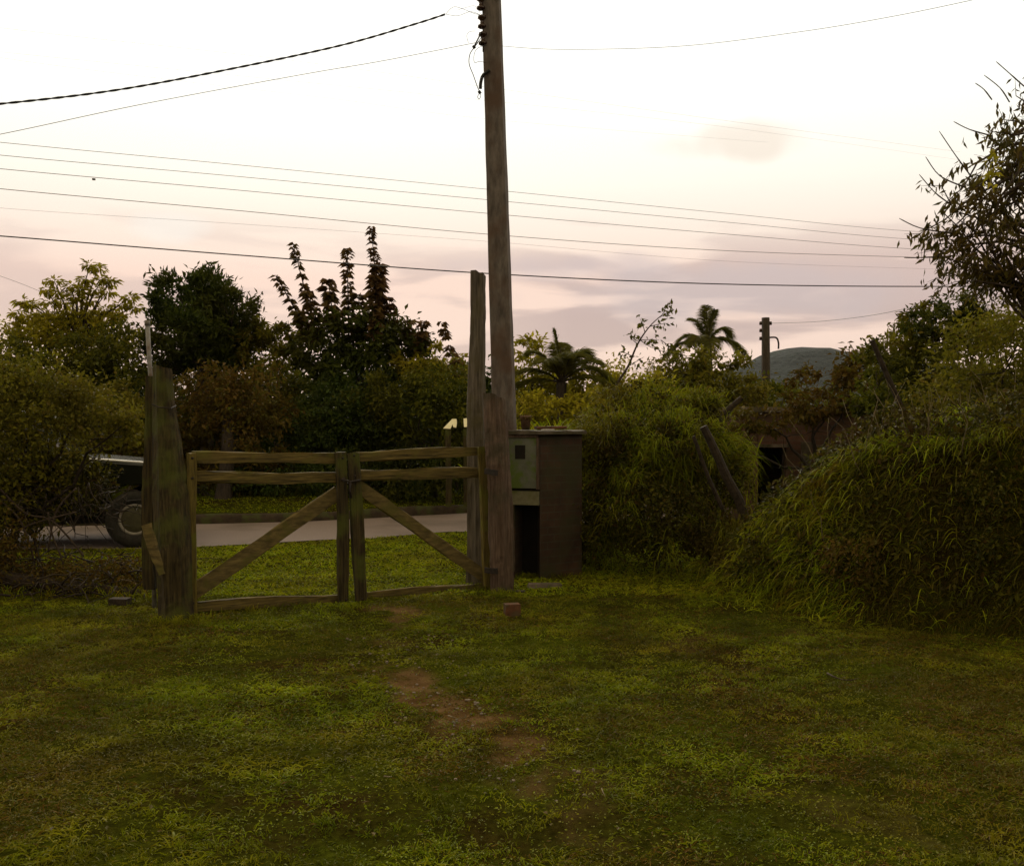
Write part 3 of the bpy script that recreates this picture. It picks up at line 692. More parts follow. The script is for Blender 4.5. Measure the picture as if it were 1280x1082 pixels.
# ------------------------------------------------------------ meter cabinet
def cabinet():
    A = G(634, 715); Yc = 10.0
    fx0 = P(630, 700, Yc)[0]; fx1 = P(675, 700, Yc-.12)[0]; bx = P(728, 700, Yc+.10)[0]
    p0 = Vector((fx0, Yc, 0)); p1 = Vector((fx1, Yc-.10, 0)); p2 = Vector((bx, Yc+.18, 0)); ztop = P(650, 543, Yc)[2]
    e = empty('meter_cabinet', ((fx0+bx)/2, Yc+.1, 0), 'small mossy brick electricity meter cabinet with a grey door and dark opening', 'cabinet')
    u = (p1-p0).normalized(); nrm = Vector((u.y, -u.x, 0)); w = (p1-p0).length; dep = .45
    def L3(a, d, z): return p0+u*a-nrm*d+Vector((0, 0, z))     # along front, depth inward, height
    def bx_(m, a0, a1, d0, d1, z0, z1):
        c = [L3(a, d, z) for z in (z0, z1) for (a, d) in ((a0, d0), (a1, d0), (a1, d1), (a0, d1))]
        m.add(c, [(3,2,1,0),(4,5,6,7),(0,1,5,4),(1,2,6,5),(2,3,7,6),(3,0,4,7)])
    z_open = P(660, 630, Yc)[2]; z_lint = P(660, 613, Yc)[2]
    a_op = w*.30
    # masonry: left jamb, back, plinth and the wide brick flank on the right
    m = MB(); bx_(m, 0, a_op, .0, dep, -.05, z_open); bx_(m, a_op, w, dep-.08, dep, -.05, z_open); bx_(m, 0, w, .03, dep, z_lint, ztop)
    # flank: prism from front corner p1 to p2 (faces the camera) with real thickness
    a = p1; b2 = p2; t = Vector((-.02, .42, 0)); z0 = -.05
    vs = [a+Vector((0,0,z0)), b2+Vector((0,0,z0)), b2+t+Vector((0,0,z0)), a+t+Vector((0,0,z0)), a+Vector((0,0,ztop)), b2+Vector((0,0,ztop)), b2+t+Vector((0,0,ztop)), a+t+Vector((0,0,ztop))]
    m.add(vs, [(3,2,1,0),(4,5,6,7),(0,1,5,4),(1,2,6,5),(2,3,7,6),(3,0,4,7)])
    m.build('brick_body', M['brick'], e)
    m = MB(); bx_(m, a_op+.002, w-.004, .30, dep-.082, 0, z_open-.002); m.build('void_shade', M['dark'], e)  # near-black slab standing in for the shade inside the opening
    m = MB(); bx_(m, .02, w-.03, -.025, .029, z_lint+.03, ztop-.03); d = m.build('meter_door', M['render_grey'], e)
    m = MB(); zt = P(650, 556, Yc)[2]; zb = P(650, 573, Yc)[2]; ww = pxr(6.5, Yc)
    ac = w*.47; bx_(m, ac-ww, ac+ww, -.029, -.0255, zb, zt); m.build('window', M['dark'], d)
    m = MB()
    for (a0, a1, zz0, zz1) in ((.0, .02, z_lint+.02, ztop-.01), (w-.03, w-.005, z_lint+.02, ztop-.01)): bx_(m, a0, a1, -.04, .028, zz0, zz1)
    bx_(m, 0, w-.005, -.04, .028, ztop-.029, ztop-.001); m.build('door_frame', M['wood_red'], e)
    m = MB(); bx_(m, -.01, w-.006, -.03, dep*.8, z_open, z_lint); m.build('lintel', M['lintel'], e)
    # roof slab, slightly ragged
    m = MB(); zz = ztop+.002
    o = [p0+Vector((-.03,-.05,0)), p1+Vector((.01,-.08,0)), p2+Vector((.05,-.03,0)), p2+Vector((.02,.47,0)), p0+Vector((-.02,.50,0))]
    oo = []
    for i in range(5):
        for k in range(7): oo.append(o[i].lerp(o[(i+1) % 5], k/7)+Vector((random.uniform(-.012, .012), random.uniform(-.012, .012), 0)))
    o = oo; q_ = len(o); cc = sum(o, Vector())/q_
    top = [q+(cc-q)*.02+Vector((0,0,zz+.030+.012*random.random())) for q in o]; bot = [q+Vector((0,0,zz-.006*random.random()+.004)) for q in o]
    ct = cc+Vector((0,0,zz+.042)); cb = cc+Vector((0,0,zz+.004))
    m.add(bot+top+[ct, cb], [(i, (i+1) % q_, q_+(i+1) % q_, q_+i) for i in range(q_)]+[(q_+i, q_+(i+1) % q_, 2*q_) for i in range(q_)]+[((i+1) % q_, i, 2*q_+1) for i in range(q_)]); m.build('roof_slab', M['roof_slab'], e)
    zr = zz+.044
    # pot and broken tile on the slab
    c = P(657, 530, Yc+.15); e2 = empty('clay_pot', (c[0], c[1], zr), 'small dark clay pot standing on the cabinet roof', 'pot')
    m = MB(); m.lathe((c[0], c[1], zr), (0,0,1), [(0,.0), (.042,.0), (.055,.12), (.060,.125), (.062,.145), (.052,.147), (.046,.12), (.0,.11)], 18); m.build('pot', M['terracotta'], e2, True)
    m = MB(); pp = np.array([c[0], c[1], zr+.11])+rng.normal(size=(60, 3))*np.array([.03,.03,.015]); d_ = rdir(60); d_[:, 2] = abs(d_[:, 2])+.2
    v, f = blades(pp, d_, .07, .012, .5, 3); mesh_np('dry_plant', v, f, M['leaf_brown'], e2, False)
    c = P(690, 534, Yc+.2); m = MB(); m.beam((c[0]-.17, c[1], zr+.018), (c[0]+.14, c[1]+.05, zr+.022), .16, .03, (0, 0, 1), 6, .004)
    tag(m.build('tile', M['brickred'], None), 'broken reddish slab piece lying on the cabinet roof beside the pot', 'tile')
    c = P(689, 536, Yc-.02); m = MB(); m.beam((c[0]-.10, Yc-.02, zr+.003), (c[0]+.03, Yc+.0, zr+.004), .05, .008, (0, 0, 1), 3, .001)
    tag(m.build('metal_strip', M['glare_metal'], None), 'shiny bit of metal on the front edge of the cabinet roof', 'scrap')
cabinet()

# ------------------------------------------------------------ small things on the lawn
def lump(name, label, cat, px, py, sz, mname, rz=.3):
    g = G(px, py); z = float(hgt(g[0], g[1])); m = MB(); w, d, h = sz
    c, s = math.cos(rz), math.sin(rz); vs = []
    for (a, b, k) in ((-1,-1,0),(1,-1,0),(1,1,0),(-1,1,0),(-.94,-.92,1),(.95,-.93,1),(.93,.95,1),(-.95,.93,1)):
        x = a*w/2*(1+.04*random.uniform(-1,1)); y = b*d/2; vs.append((g[0]+x*c-y*s, g[1]+x*s+y*c, z-.01+k*(h+.01)))
    m.add(vs, [(3,2,1,0),(4,5,6,7),(0,1,5,4),(1,2,6,5),(2,3,7,6),(3,0,4,7)])
    return tag(m.build(name, M[mname], None), label, cat)
lump('brick', 'single reddish brick half sunk in the lawn in front of the right post', 'brick', 640, 768, (.13, .09, .10), 'brickred', .25)
lump('flat_stone', 'flat mossy stone at the foot of the meter cabinet', 'stone', 681, 734, (.33, .12, .035), 'slab', .05)
lump('wood_block', 'short sawn block lying on the grass left of the trunk post', 'wood block', 150, 756, (.17, .10, .055), 'dark_wood', -.1)
lump('flat_slab', 'small dark slab lying in the grass below the hanging post', 'stone', 645, 741, (.18, .08, .02), 'dark_wood', .0)
def stick(label, pts, r, mname='twig', z0=.02, name='stick'):
    q = []
    for (px, py) in pts:
        g = G(px, py); q.append((g[0], g[1], float(hgt(g[0], g[1]))+z0))
    m = MB(); m.tube(q, list(np.linspace(r, r*.4, len(q))), 5, .1); return tag(m.build(name, M[mname], None, True), label, 'stick')
stick('short curved twig lying on the lawn at the right', [(1034, 840), (1042, 846), (1052, 849), (1064, 849), (1074, 846)], .006, 'twig')
stick('pale straight stick lying in the brush pile left of the trunk post', [(112, 737), (130, 738), (150, 742), (165, 745)], .009, 'paletwig', .14)
stick('tiny pale dry blade on the lawn near the left edge', [(120, 905), (130, 904), (138, 904)], .003, 'paletwig', .05)
stick('small pale chip on the lawn left of the centre', [(480, 980), (486, 981), (490, 983)], .004, 'paletwig', .04)
stick('thin pale straw on the lawn below the centre right', [(752, 999), (754, 1004), (757, 1009)], .003, 'paletwig', .04)
stick('bent twig lying at the worn path edge', [(560, 905), (572, 908), (583, 905)], .004, 'paletwig', .04)
def base_tufts():
    sp = [(222, 778, .30, 260), (240, 772, .2, 120), (598, 738, .22, 160), (627, 744, .22, 200), (655, 722, .25, 220), (700, 722, .35, 300), (440, 760, .18, 60), (340, 762, .5, 130), (530, 752, .5, 110), (148, 756, .2, 60)]
    X_, Y_ = [], []
    for px, py, rad, k in sp:
        g = G(px, py); a = rng.normal(size=(k, 2))*rad*.45; X_.append(g[0]+a[:, 0]); Y_.append(g[1]+a[:, 1]*.5)
    x = np.concatenate(X_); y = np.concatenate(Y_); n = len(x); d = rdir(n)*.5; d[:, 2] = .9
    v, f = blades(np.stack([x, y, hgt(x, y)-.01], -1), d, .06+.14*rng.random(n)**1.5, .006, .6, 4); tag(mesh_np('post_grass', v, f, M['grass'], None, False), 'longer grass grown up around the feet of posts and cabinet', 'grass', kind='stuff')
base_tufts()
def debris():
    n = 1500; x, y = scatter(n, 3, 9.5); k = bank_d(x, y) < .2; x, y = x[k], y[k]; n = len(x)
    p = np.stack([x, y, hgt(x, y)+.012+.02*rng.random(n)], -1); d = rdir(n); d[:, 2] *= .2; ln = .012+.025*rng.random(n)
    v, f = leaves(p, d, rdir(n)*.4+np.array([0,0,1]), ln, ln*.5); tag(mesh_np('fallen_leaves', v, f, M['leaf_brown'], None, False), 'small brown fallen leaves scattered over the lawn', 'leaves', kind='stuff')
    n = 260; y = 4.2+3.2*rng.random(n); x = np.interp(y, [4.2, 5, 5.6, 6.5, 7.5], [.1, -.1, -.42, -.7, -.95])+rng.normal(size=n)*.25
    m = MB()
    for a, b in zip(x, y):
        r = .004+.009*random.random()**2; z = float(hgt(a, b)); m.lathe((a, b, z), (0,0,1), [(0, -r*.3), (r, 0), (r*.8, r*.6), (0, r*.8)], 6)
    tag(m.build('gravel', M['slab'], None), 'small pebbles scattered on the worn bare path', 'gravel', kind='stuff')
debris()

# ------------------------------------------------------------ parked car behind the left brush
def car():
    yn = 12.25; wx = P(166, 650, yn)[0]; zc = .36; rw = .36
    e = empty('parked_car', (wx, yn+.10, 0), 'dark old four wheel drive car parked on the road behind the left brush', 'car')
    wb = 2.45; hw = .76; yc = yn+hw
    def sec(y, inset):     # side profile at lateral position
        return None
    # lower body profile (x relative to the front wheel centre, z), with wheel arches
    def arch(cx, r, n=8): return [(cx+r*math.cos(a), zc+r*math.sin(a)*1.0) for a in np.linspace(0, PI, n)]
    prof = [(.50, .52)] + [(.455, .48)] + arch(0, .44)[0:] + [(-.50, .40)] + [(-wb+.50, .40)] + arch(-wb, .44) + [(-wb-.62, .46), (-wb-.72, .60), (-wb-.74, .98), (-wb-.60, 1.04), (-.92, 1.12), (-.62, 1.13), (.12, 1.06), (.40, 1.00), (.50, .92), (.52, .62)]
    m = MB(); n = len(prof); rows = []
    for (y, ins) in ((-hw, .03), (-hw+.05, .0), (hw-.05, .0), (hw, .03)):
        cx = -wb/2; cz = .7
        for (x, z) in prof: rows.append((wx+cx+(x-cx)*(1-ins*.4), yc+y, cz+(z-cz)*(1-ins) if z > .9 else z))
    fs = [(k*n+i, k*n+(i+1) % n, (k+1)*n+(i+1) % n, (k+1)*n+i) for k in range(3) for i in range(n)]
    fs += [tuple(reversed(range(n))), tuple(range(3*n, 4*n))]
    m.add(rows, fs); body = m.build('body', M['paint'], e)
    md = body.modifiers.new('bevel', 'BEVEL'); md.width = .02; md.segments = 2; md.limit_method = 'ANGLE'; md.angle_limit = R(50)
    # cab
    cab = [(-.86, 1.10), (-1.12, 1.62), (-1.35, 1.72), (-wb-.35, 1.72), (-wb-.58, 1.60), (-wb-.66, 1.02)]
    m = MB(); n = len(cab); rows = []
    for (y, ins) in ((-hw+.05, 0), (hw-.05, 0)):
        for (x, z) in cab: rows.append((wx+x, yc+y*(1-.12*(z-1.05)), z))
    fs = [(i, (i+1) % n, n+(i+1) % n, n+i) for i in range(n)]+[tuple(reversed(range(n))), tuple(range(n, 2*n))]
    m.add(rows, fs); c = m.build('cab', M['paint'], e); md = c.modifiers.new('bevel', 'BEVEL'); md.width = .03; md.segments = 2
    def pane(nm, pts, par=e): m = MB(); m.add(pts, [tuple(range(len(pts)))]); return m.build(nm, M['glass'], par)
    for sy in (-1, 1):
        for (x0, x1, x2, x3) in ((-1.02, -1.20, -1.80, -1.80), (-1.88, -1.88, -2.75, -2.80)):
            ys = [(hw-.05)*(1-.12*(z-1.05))+.006 for z in (1.14, 1.60)]
            pane('side_window', [(wx+x0, yc+sy*ys[0], 1.14), (wx+x1, yc+sy*ys[1], 1.60), (wx+x2, yc+sy*ys[1], 1.60), (wx+x3, yc+sy*ys[0], 1.14)])
    pane('windscreen', [(wx-.885, yc-.68, 1.17), (wx-.885, yc+.68, 1.17), (wx-1.095, yc+.64, 1.58), (wx-1.095, yc-.64, 1.58)])
    m = MB(); m.tube([(wx-.90, yc-hw+.02, 1.135), (wx-.3, yc-hw+.02, 1.105), (wx+.16, yc-hw+.04, 1.065)], .014, 10); m.build('bonnet_glare', M['glare_metal'], e)  # pale rod added for the sky's glare along the bonnet top
    m = MB(); m.beam((wx+.56, yc-.72, .60), (wx+.56, yc+.72, .60), .16, .08, (1, 0, 0), 6, .001); m.build('bumper', M['iron'], e)
    for sy in (-1, 1):
        m = MB(); m.lathe((wx+.50, yc+sy*.54, .82), (1, 0, 0), [(0, .02), (.06, .018), (.085, .0), (.09, -.02)], 18); m.build('headlight', M['glass'], e, True)
    for (cx, sy) in ((0, -1), (-wb, -1), (0, 1), (-wb, 1)):
        y0 = yc+sy*(hw-.10); we = None
        m = MB(); m.lathe((wx+cx, y0, zc), (0, sy, 0), [(.20, -.10), (.30, -.11), (.345, -.09), (rw, -.05), (rw, .05), (.345, .09), (.30, .11), (.205, .10), (.20, .08)], 32)
        ty = m.build('tyre', M['tyre'], e, True)
        m = MB(); m.lathe((wx+cx, y0, zc), (0, sy, 0), [(.205, -.08), (.205, .085), (.19, .10), (.165, .095), (.155, .05), (.10, .03), (.075, .055), (.06, .09), (0, .095)], 28); m.build('rim', M['rim'], ty, True)
        m = MB(); m.lathe((wx+cx, y0, zc), (0, sy, 0), [(.166, .085), (.12, .094), (.08, .098), (0, .10)], 24); m.build('hub_plate', M['hub'], ty, True)
    m = MB(); m.box((wx-wb-.3, yc-.55, .30), (wx+.35, yc+.55, .42)); m.build('chassis', M['iron'], e)
    e.rotation_euler = (0, 0, R(13))
car()

# ------------------------------------------------------------ roadside boards beyond the road
def board(label, pts, post_px, yy, py_bot):
    b = G(post_px, py_bot, .2); e = empty('signboard', (P(post_px, 600, yy)[0], yy, .22), label, 'signboard', 'cream boards across the road')
    f = [Vector(P(a, c, yy-.03)) for a, c in pts]; zb = min(q.z for q in f); f = [Vector((q.x, q.y+(q.z-zb)*1.6, q.z)) for q in f]; t = Vector((0, .012, -.012)); n = len(f)
    m = MB(); m.add(f+[q+t for q in f], [tuple(reversed(range(n))), tuple(range(n, 2*n))]+[(i, (i+1) % n, n+(i+1) % n, n+i) for i in range(n)]); m.build('board', M['cream'], e)
    m = MB(); top = min(c for a, c in pts)+4
    m.beam((P(post_px, 600, yy)[0], yy+.02, .15), P(post_px, 536, yy+.02), .09, .06, (0, 1, 0), 6, .006); m.build('post', M['wood_v'], e)
board('small cream board with a slanted left edge across the road', [(554, 535), (564, 523.5), (569.5, 523.5), (570.5, 528), (570, 534), (566.5, 533.5), (565, 530), (563, 535.5)], 560.5, 16.3, 628)
board('small squarish cream board next to the slanted one', [(578.5, 523), (586.5, 522), (587, 533), (580, 533.5)], 583, 16.35, 628)

# ------------------------------------------------------------ vegetation across the road
def gb(px, yy): return (P(px, 600, yy)[0], yy, .20 if yy > 15.5 else 0)
# dark evergreen above the thick post
tree('evergreen_tree', 'dark dense evergreen tree rising above the thick left post', 'tree', gb(262, 19.5), [
    pblob(225, 372, 36, 30, 19.5), pblob(252, 362, 40, 26, 19.5, .3), pblob(292, 385, 34, 26, 19.5), pblob(240, 412, 52, 34, 19.5, -.3), pblob(285, 425, 45, 36, 19.5, .3),
    pblob(215, 440, 40, 30, 19.5, .2), pblob(252, 392, 44, 30, 19.5, .5), pblob(262, 430, 50, 34, 19.5, .6)], .14, 'leaf_dark', .13, .95, wratio=.3, droop=.0, up=.5, cr=.34)
# light yellowish tree, far left
def umbels(spec, yy, r=7, lsz=.10, stem=None):
    parts = []
    for (px, py) in spec:
        c = P(px, py, yy); n = 60; q = rdir(n)*pxr(r, yy)*rng.random((n, 1))**.5*np.array([1.2, 1, .6]); ax = unit(q+rdir(n)*.2*pxr(r, yy)+np.array([0, 0, -.02]))
        ln = lsz*(.6+.6*rng.random(n)); parts.append(leaves(c+q, ax, rdir(n)*.5+np.array([0, 0, 1]), ln, ln*.4, .3))
        if stem is not None:
            tgt = np.array(stem); stem_m.tube(limb_pts(c, tgt+(c-tgt)*.25, 3, .05), [.008, .012, .018, .025], 4)
    return parts
stem_m = MB()
top = [(112, 332), (122, 336), (108, 350), (128, 350), (118, 362), (138, 352), (100, 362), (134, 366), (112, 375), (68, 352), (58, 362), (74, 366), (62, 378), (80, 378), (90, 358), (96, 372), (30, 378), (40, 380), (22, 392), (34, 396), (162, 372), (150, 382), (168, 384), (52, 392), (86, 392), (110, 392), (130, 388), (150, 396)]
um = umbels(top, 20.0, 8, .13, stem=P(95, 425, 20.0))
e = tree('feathery_tree', 'pale yellow green feathery tree at the far left', 'tree', gb(95, 20), [
    pblob(60, 412, 42, 24, 20), pblob(110, 412, 44, 26, 20, .3), pblob(150, 415, 34, 26, 20), pblob(30, 425, 38, 24, 20, .4), pblob(85, 440, 62, 34, 20, .6)],
    .12, 'leaf_yel', .11, .55, extra=um, wratio=.4, cr=.36)
stem_m.build('twigs', M['twig'], e, True)
tree('bushy_tree', 'dark green bushy tree between the feathery tree and the evergreen', 'tree', gb(150, 19), [
    pblob(128, 440, 48, 36, 19), pblob(60, 470, 60, 42, 19, .3), pblob(150, 485, 50, 45, 19, -.2), pblob(5, 450, 38, 40, 19)], .12, 'leaf_mid', .10, .6, cr=.34)
# tree with upright leafy shoots
def shoot(p0, p1, r0, r1, lsz=.13, step=.085):
    r0 *= 1.15; r1 *= 1.7
    p0 = np.array(p0, float); p1 = np.array(p1, float); l = np.linalg.norm(p1-p0); k = int(l/step*1.15); out = []
    for i in range(k):
        t = min(1, max(0, (i+rng.normal()*.35)/(k-1))); c = p0+(p1-p0)*t; r = r0+(r1-r0)*t; n = 9
        a = rng.random()*6+np.arange(n)*2*PI/n+rng.normal(size=n)*.25
        ax = np.stack([np.cos(a), np.sin(a), -.22+.2*rng.random(n)], -1); ln = r*(.6+.5*rng.random(n))
        out.append(leaves(np.repeat(c[None], n, 0)+rng.normal(size=(n, 3))*.015, ax, np.tile([0, 0, 1.], (n, 1))+rng.normal(size=(n, 3))*.45, ln, ln*.6, .3))
    return out
ysh = 19.0
spikes = [((398, 428), (366, 304), 11, 5), ((378, 402), (345, 345), 11, 6), ((392, 430), (372, 390), 12, 9), ((436, 420), (434, 312), 12, 6), ((476, 420), (464, 284), 12, 5), ((482, 425), (474, 330), 12, 8),
          ((418, 410), (410, 350), 13, 9), ((452, 420), (448, 368), 14, 9), ((494, 440), (486, 372), 11, 7), ((505, 430), (512, 402), 12, 8), ((526, 440), (530, 402), 12, 8), ((404, 425), (385, 366), 11, 8), ((468, 420), (470, 345), 14, 10)]
ex = []
sm = MB()
for (a, b, r0, r1) in spikes:
    p0 = P(*a, ysh+rng.normal()*.2); p1 = P(*b, ysh+rng.normal()*.2); ex += shoot(p0, p1, pxr(r0, ysh), pxr(r1, ysh)); sm.tube([p0, (p0+p1)/2, p1], [.02, .014, .006], 5)
e = tree('shooting_tree', 'dark tree with tall upright leafy shoots against the sky', 'tree', gb(445, ysh), [
    pblob(440, 425, 52, 36, ysh), pblob(490, 428, 44, 30, ysh, .2), pblob(400, 440, 34, 34, ysh), pblob(450, 470, 66, 44, ysh, .2), pblob(515, 445, 24, 28, ysh)], .14, 'leaf_dark', .12, .7, extra=None, cr=.34)
v, f = merge(ex); mesh_np('leafy_shoots', v, f, M['leaf_purple'], e, False); sm.build('shoot_stems', M['twig'], e, True)
# middle and low growth
def shrub(label, base_px, yy, blobs, size, leaf, dens=.6, name='shrub', cat='shrub', group=None, r0=.05, **k):
    return tree(name, label, cat, gb(base_px, yy), [pblob(*b[:4], yy, b[4] if len(b) > 4 else 0) for b in blobs], size, leaf, r0, dens, group=group, trunk_name='stems', crown_name='foliage', **k)
shrub('brown leafed shrub between the evergreen and the shooting tree', 345, 19.6, [(340, 430, 42, 30), (325, 470, 60, 40), (365, 415, 24, 14), (330, 412, 22, 16)], .12, 'leaf_olive')
shrub('reddish brown twiggy shrub above the left gate leaf', 290, 16.9, [(275, 500, 62, 46), (320, 500, 52, 44), (240, 520, 36, 44), (300, 545, 60, 36)], .10, 'leaf_brown', .42)
shrub('dark green rounded shrub across the road above the middle of the gate', 430, 17.8, [(385, 545, 55, 34), (440, 540, 56, 38), (500, 548, 50, 34), (420, 510, 60, 34)], .09, 'leaf_dark', .7)
shrub('leafy green shrub left of the tall grey post', 545, 17.5, [(520, 510, 46, 42), (555, 500, 40, 50), (575, 535, 32, 36), (480, 495, 40, 26)], .09, 'leaf_mid', .65)
shrub('yellow green shrub against the sky left of the tall grey post', 548, 18.6, [(545, 455, 36, 24), (565, 472, 32, 26), (520, 465, 28, 22)], .12, 'leaf_yel', .6)
e = shrub('thin dark sapling leaning behind the tall grey post', 570, 18.2, [(577, 500, 18, 20)], .12, 'leaf_dark', .5)
ex = shoot(P(576, 470, 18.2), P(551, 404, 18.2), pxr(12, 18.2), pxr(7, 18.2), step=.10); v, f = merge(ex); mesh_np('leafy_shoots', v, f, M['leaf_purple'], e, False)
shrub('dark low hedge across the road behind the gate rails', 470, 17.2, [(350, 590, 70, 26), (430, 592, 60, 30), (510, 592, 60, 30), (570, 590, 36, 32)], .09, 'leaf_dark', .55, name='hedge', cat='hedge')
shrub('brown low hedge across the road behind the left gate leaf', 280, 17.0, [(270, 588, 46, 28), (320, 595, 44, 24), (215, 590, 40, 34), (160, 590, 60, 44), (80, 580, 60, 50), (0, 575, 60, 50)], .09, 'leaf_brown', .45, name='hedge', cat='hedge')
shrub('second row of low dark shrubs behind the hedges across the road', 400, 20.5, [(px, 575, 60, 50) for px in range(-60, 720, 62)]+[(px, 498, 60, 44, .8) for px in range(-60, 660, 70)], .13, 'leaf_dark', .5)
shrub('low green shrubs between the road and the feather palm', 840, 18.5, [(px, 560, 60, 50) for px in range(700, 960, 60)], .11, 'leaf_mid', .5)
shrub('low mixed shrubs filling behind the bank at the right', 1160, 12.4, [(px, 560, 60, 50) for px in range(1150, 1420, 60)], .08, 'leaf_olive', .45)
shrub('tall dark shrubs directly behind the parked car', 90, 16.6, [(40, 520, 60, 50), (120, 525, 60, 50), (185, 530, 40, 50), (-30, 500, 50, 60)], .10, 'leaf_olive', .5)
# trunk foot across the road
e = empty('tree_stump', (P(281, 600, 16.6)[0], 16.6, .2), 'brown trunk stump on the far verge seen through the left gate leaf', 'stump')
m = MB(); m.tube([P(277, 642, 16.6), P(279, 628, 16.6), P(281, 605, 16.6), P(285, 560, 16.6), P(284, 520, 16.7)], [.26, .16, .13, .12, .08], 10, .12); m.build('trunk', M['bark'], e, True)

# ---- near brush at the far left, in front of the car
def brush():
    yy = 9.7
    e = empty('thorn_bush', (P(60, 600, yy)[0]-.3, yy, 0), 'straggly olive bush with small leaves in front of the parked car', 'bush')
    bl = [pblob(30, 520, 80, 60, yy), pblob(110, 512, 66, 42, yy, .2), pblob(155, 530, 34, 24, yy, .1), pblob(-30, 560, 70, 90, yy), pblob(15, 590, 80, 44, yy, .3), pblob(75, 585, 50, 30, yy, .4), pblob(30, 480, 60, 40, yy, .3), pblob(10, 625, 66, 40, yy, 0)]
    v, f = crown(bl, .055, .42, .5, cr=.40, shell=.3); mesh_np('foliage', v, f, M['leaf_olive'], e, False)
    trunk_mesh((P(0, 600, yy)[0], yy, 0), [b[0] for b in bl], .05).build('stems', M['dark_wood'], e, True)
    m = MB()
    for _ in range(120):
        px = rng.uniform(-20, 175); py = rng.uniform(600, 650); a = P(px, py, yy+rng.normal()*.25); l = rng.uniform(.15, .55); d = rdir(1)[0]; d[2] = -abs(d[2])*1.2; b = a+unit(d)*l
        m.tube(limb_pts(a, b, 4, .18), [.006, .005, .004, .003, .0015], 4)
    m.build('dead_twigs', M['dark_wood'], e, True)
    # bare arching branches
    m = MB()
    for pts in ([(-10, 600), (30, 640), (60, 648), (80, 665), (105, 695)], [(0, 625), (25, 650), (40, 690), (45, 720)], [(60, 640), (66, 670), (78, 700), (80, 722)], [(95, 610), (70, 640), (60, 690)], [(-10, 680), (40, 655), (95, 640)]):
        m.tube(curve_px(pts, yy-.3, 5), .009, 5, .1)
    m.build('bare_branch', M['twig'], e, True)
brush()
shrub('dark low bush hiding the lower side of the parked car', 50, 10.2, [(20, 600, 60, 46), (75, 600, 46, 36), (118, 608, 26, 28), (10, 650, 46, 40), (-60, 600, 60, 70)], .055, 'leaf_thicket', .42, cr=.45, r0=.02)
def brush_pile():
    e = empty('brush_pile', (-4.2, 9.0, 0), 'low heap of dead branches and weeds left of the thick post', 'brush pile')
    m = MB()
    for _ in range(240):
        px = rng.uniform(-30, 185); g = G(px, rng.uniform(712, 752)); z = abs(rng.normal())*.10+.02; a = np.array([g[0], g[1], z]); d = rdir(1)[0]; d[2] *= .30; l = rng.uniform(.2, .8)
        m.tube(limb_pts(a, a+d*l+np.array([0, 0, .02]), 4, .12), list(np.linspace(rng.uniform(.004, .014), .002, 5)), 5)
    m.build('dead_branches', M['dark_wood'], e, True)
    lg = MB(); lg.tube(curve_px([(0, 722), (60, 730), (120, 738), (185, 746)], 9.1, 4), [.07]*13, 9, .15); lg.build('log', M['dark_wood'], e, True)
    bl = [(np.array([G(px, 742)[0], G(px, 738)[1], .08]), (.5, .3, .2)) for px in (0, 60, 110, 160)] + [(np.array([P(-15, 700, 9.2)[0], 9.2, .35]), (.45, .4, .5))]
    v, f = crown(bl, .045, .35, .5, cr=.4, shell=.2); mesh_np('weeds', v, f, M['leaf_brown'], e, False)
    n = 1600; px = rng.uniform(-60, 190, n); yy = rng.uniform(8.8, 10.6, n); x = (px-640)/F_*yy; d = rdir(n)*.5; d[:, 2] = .9
    v, f = blades(np.stack([x, yy, np.zeros(n)], -1), d, .12+.18*rng.random(n), .007, .5, 3); mesh_np('tall_weeds', v, f, M['grass_long'], e, False)
brush_pile()

# ------------------------------------------------------------ right side growth
def palm(name, label, base, c, fr, mname='palm', trunk_r=.10, lf=.28, gl=1.25):
    e = empty(name, base, label, 'palm'); c = np.array(c, float)
    m = MB(); m.tube(limb_pts(np.array(base)-np.array([0, 0, .1]), c, 6, .02), list(np.linspace(trunk_r*1.2, trunk_r, 7)), 10, .1); m.build('trunk', M['bark'], e, True)
    for (dx, dz, dy, ln, dr) in fr:
        ln *= gl
        n = 26; t = np.linspace(0, 1, n); d = unit(np.array([dx, dy, dz], float)); pts = c+d*ln*t[:, None]; pts[:, 2] -= dr*ln*t**2.2
        rm = MB(); rm.tube(list(pts), list(np.linspace(.016, .004, n)), 4); 
        tang = unit(np.gradient(pts, axis=0)); up = np.array([0, 0, 1.]); sd = unit(np.cross(tang, up)+1e-6)
        K = 9; idx = np.repeat(np.arange(3, n), K); jt = rng.random(len(idx)); pp = pts[idx]+tang[idx]*(jt*ln/n)[:, None]
        parts = []
        for s in (-1, 1):
            dd = tang[idx]*.75+sd[idx]*s*.9+up*(.30-.2*t[idx])[:, None]+rng.normal(size=(len(idx), 3))*.10
            l2 = lf*(np.sin(np.clip(t[idx]*.9+.12, 0, 1)*PI)**.5)*(.8+.3*rng.random(len(idx)))
            parts.append(blades(pp, dd, l2, .013, .45, 3))
        v, f = merge(parts); fo = mesh_np('frond', v, f, M[mname], e, False); rm.build('rachis', M['bark'], fo, True)
    return e
yp = 22.0
palm('palm_tree', 'feather palm with arching fronds left of the distant pole', gb(884, yp), P(884, 432, yp), [
    (-.75, .85, .1, 1.05, .95), (-.85, .45, .3, .95, .75), (-.25, 1, .2, .95, .45), (.12, 1, -.1, .95, .35), (.45, .95, .1, 1.0, .75), (.85, .55, .1, .95, .85), (.7, .75, -.3, .9, 1.1), (-.5, .8, -.6, .8, .8), (.1, .8, .8, .8, .6), (-.1, .6, -.9, .8, .8), (.0, 1.2, .1, .9, .2)], trunk_r=.09, lf=.38)
yp2 = 14.3
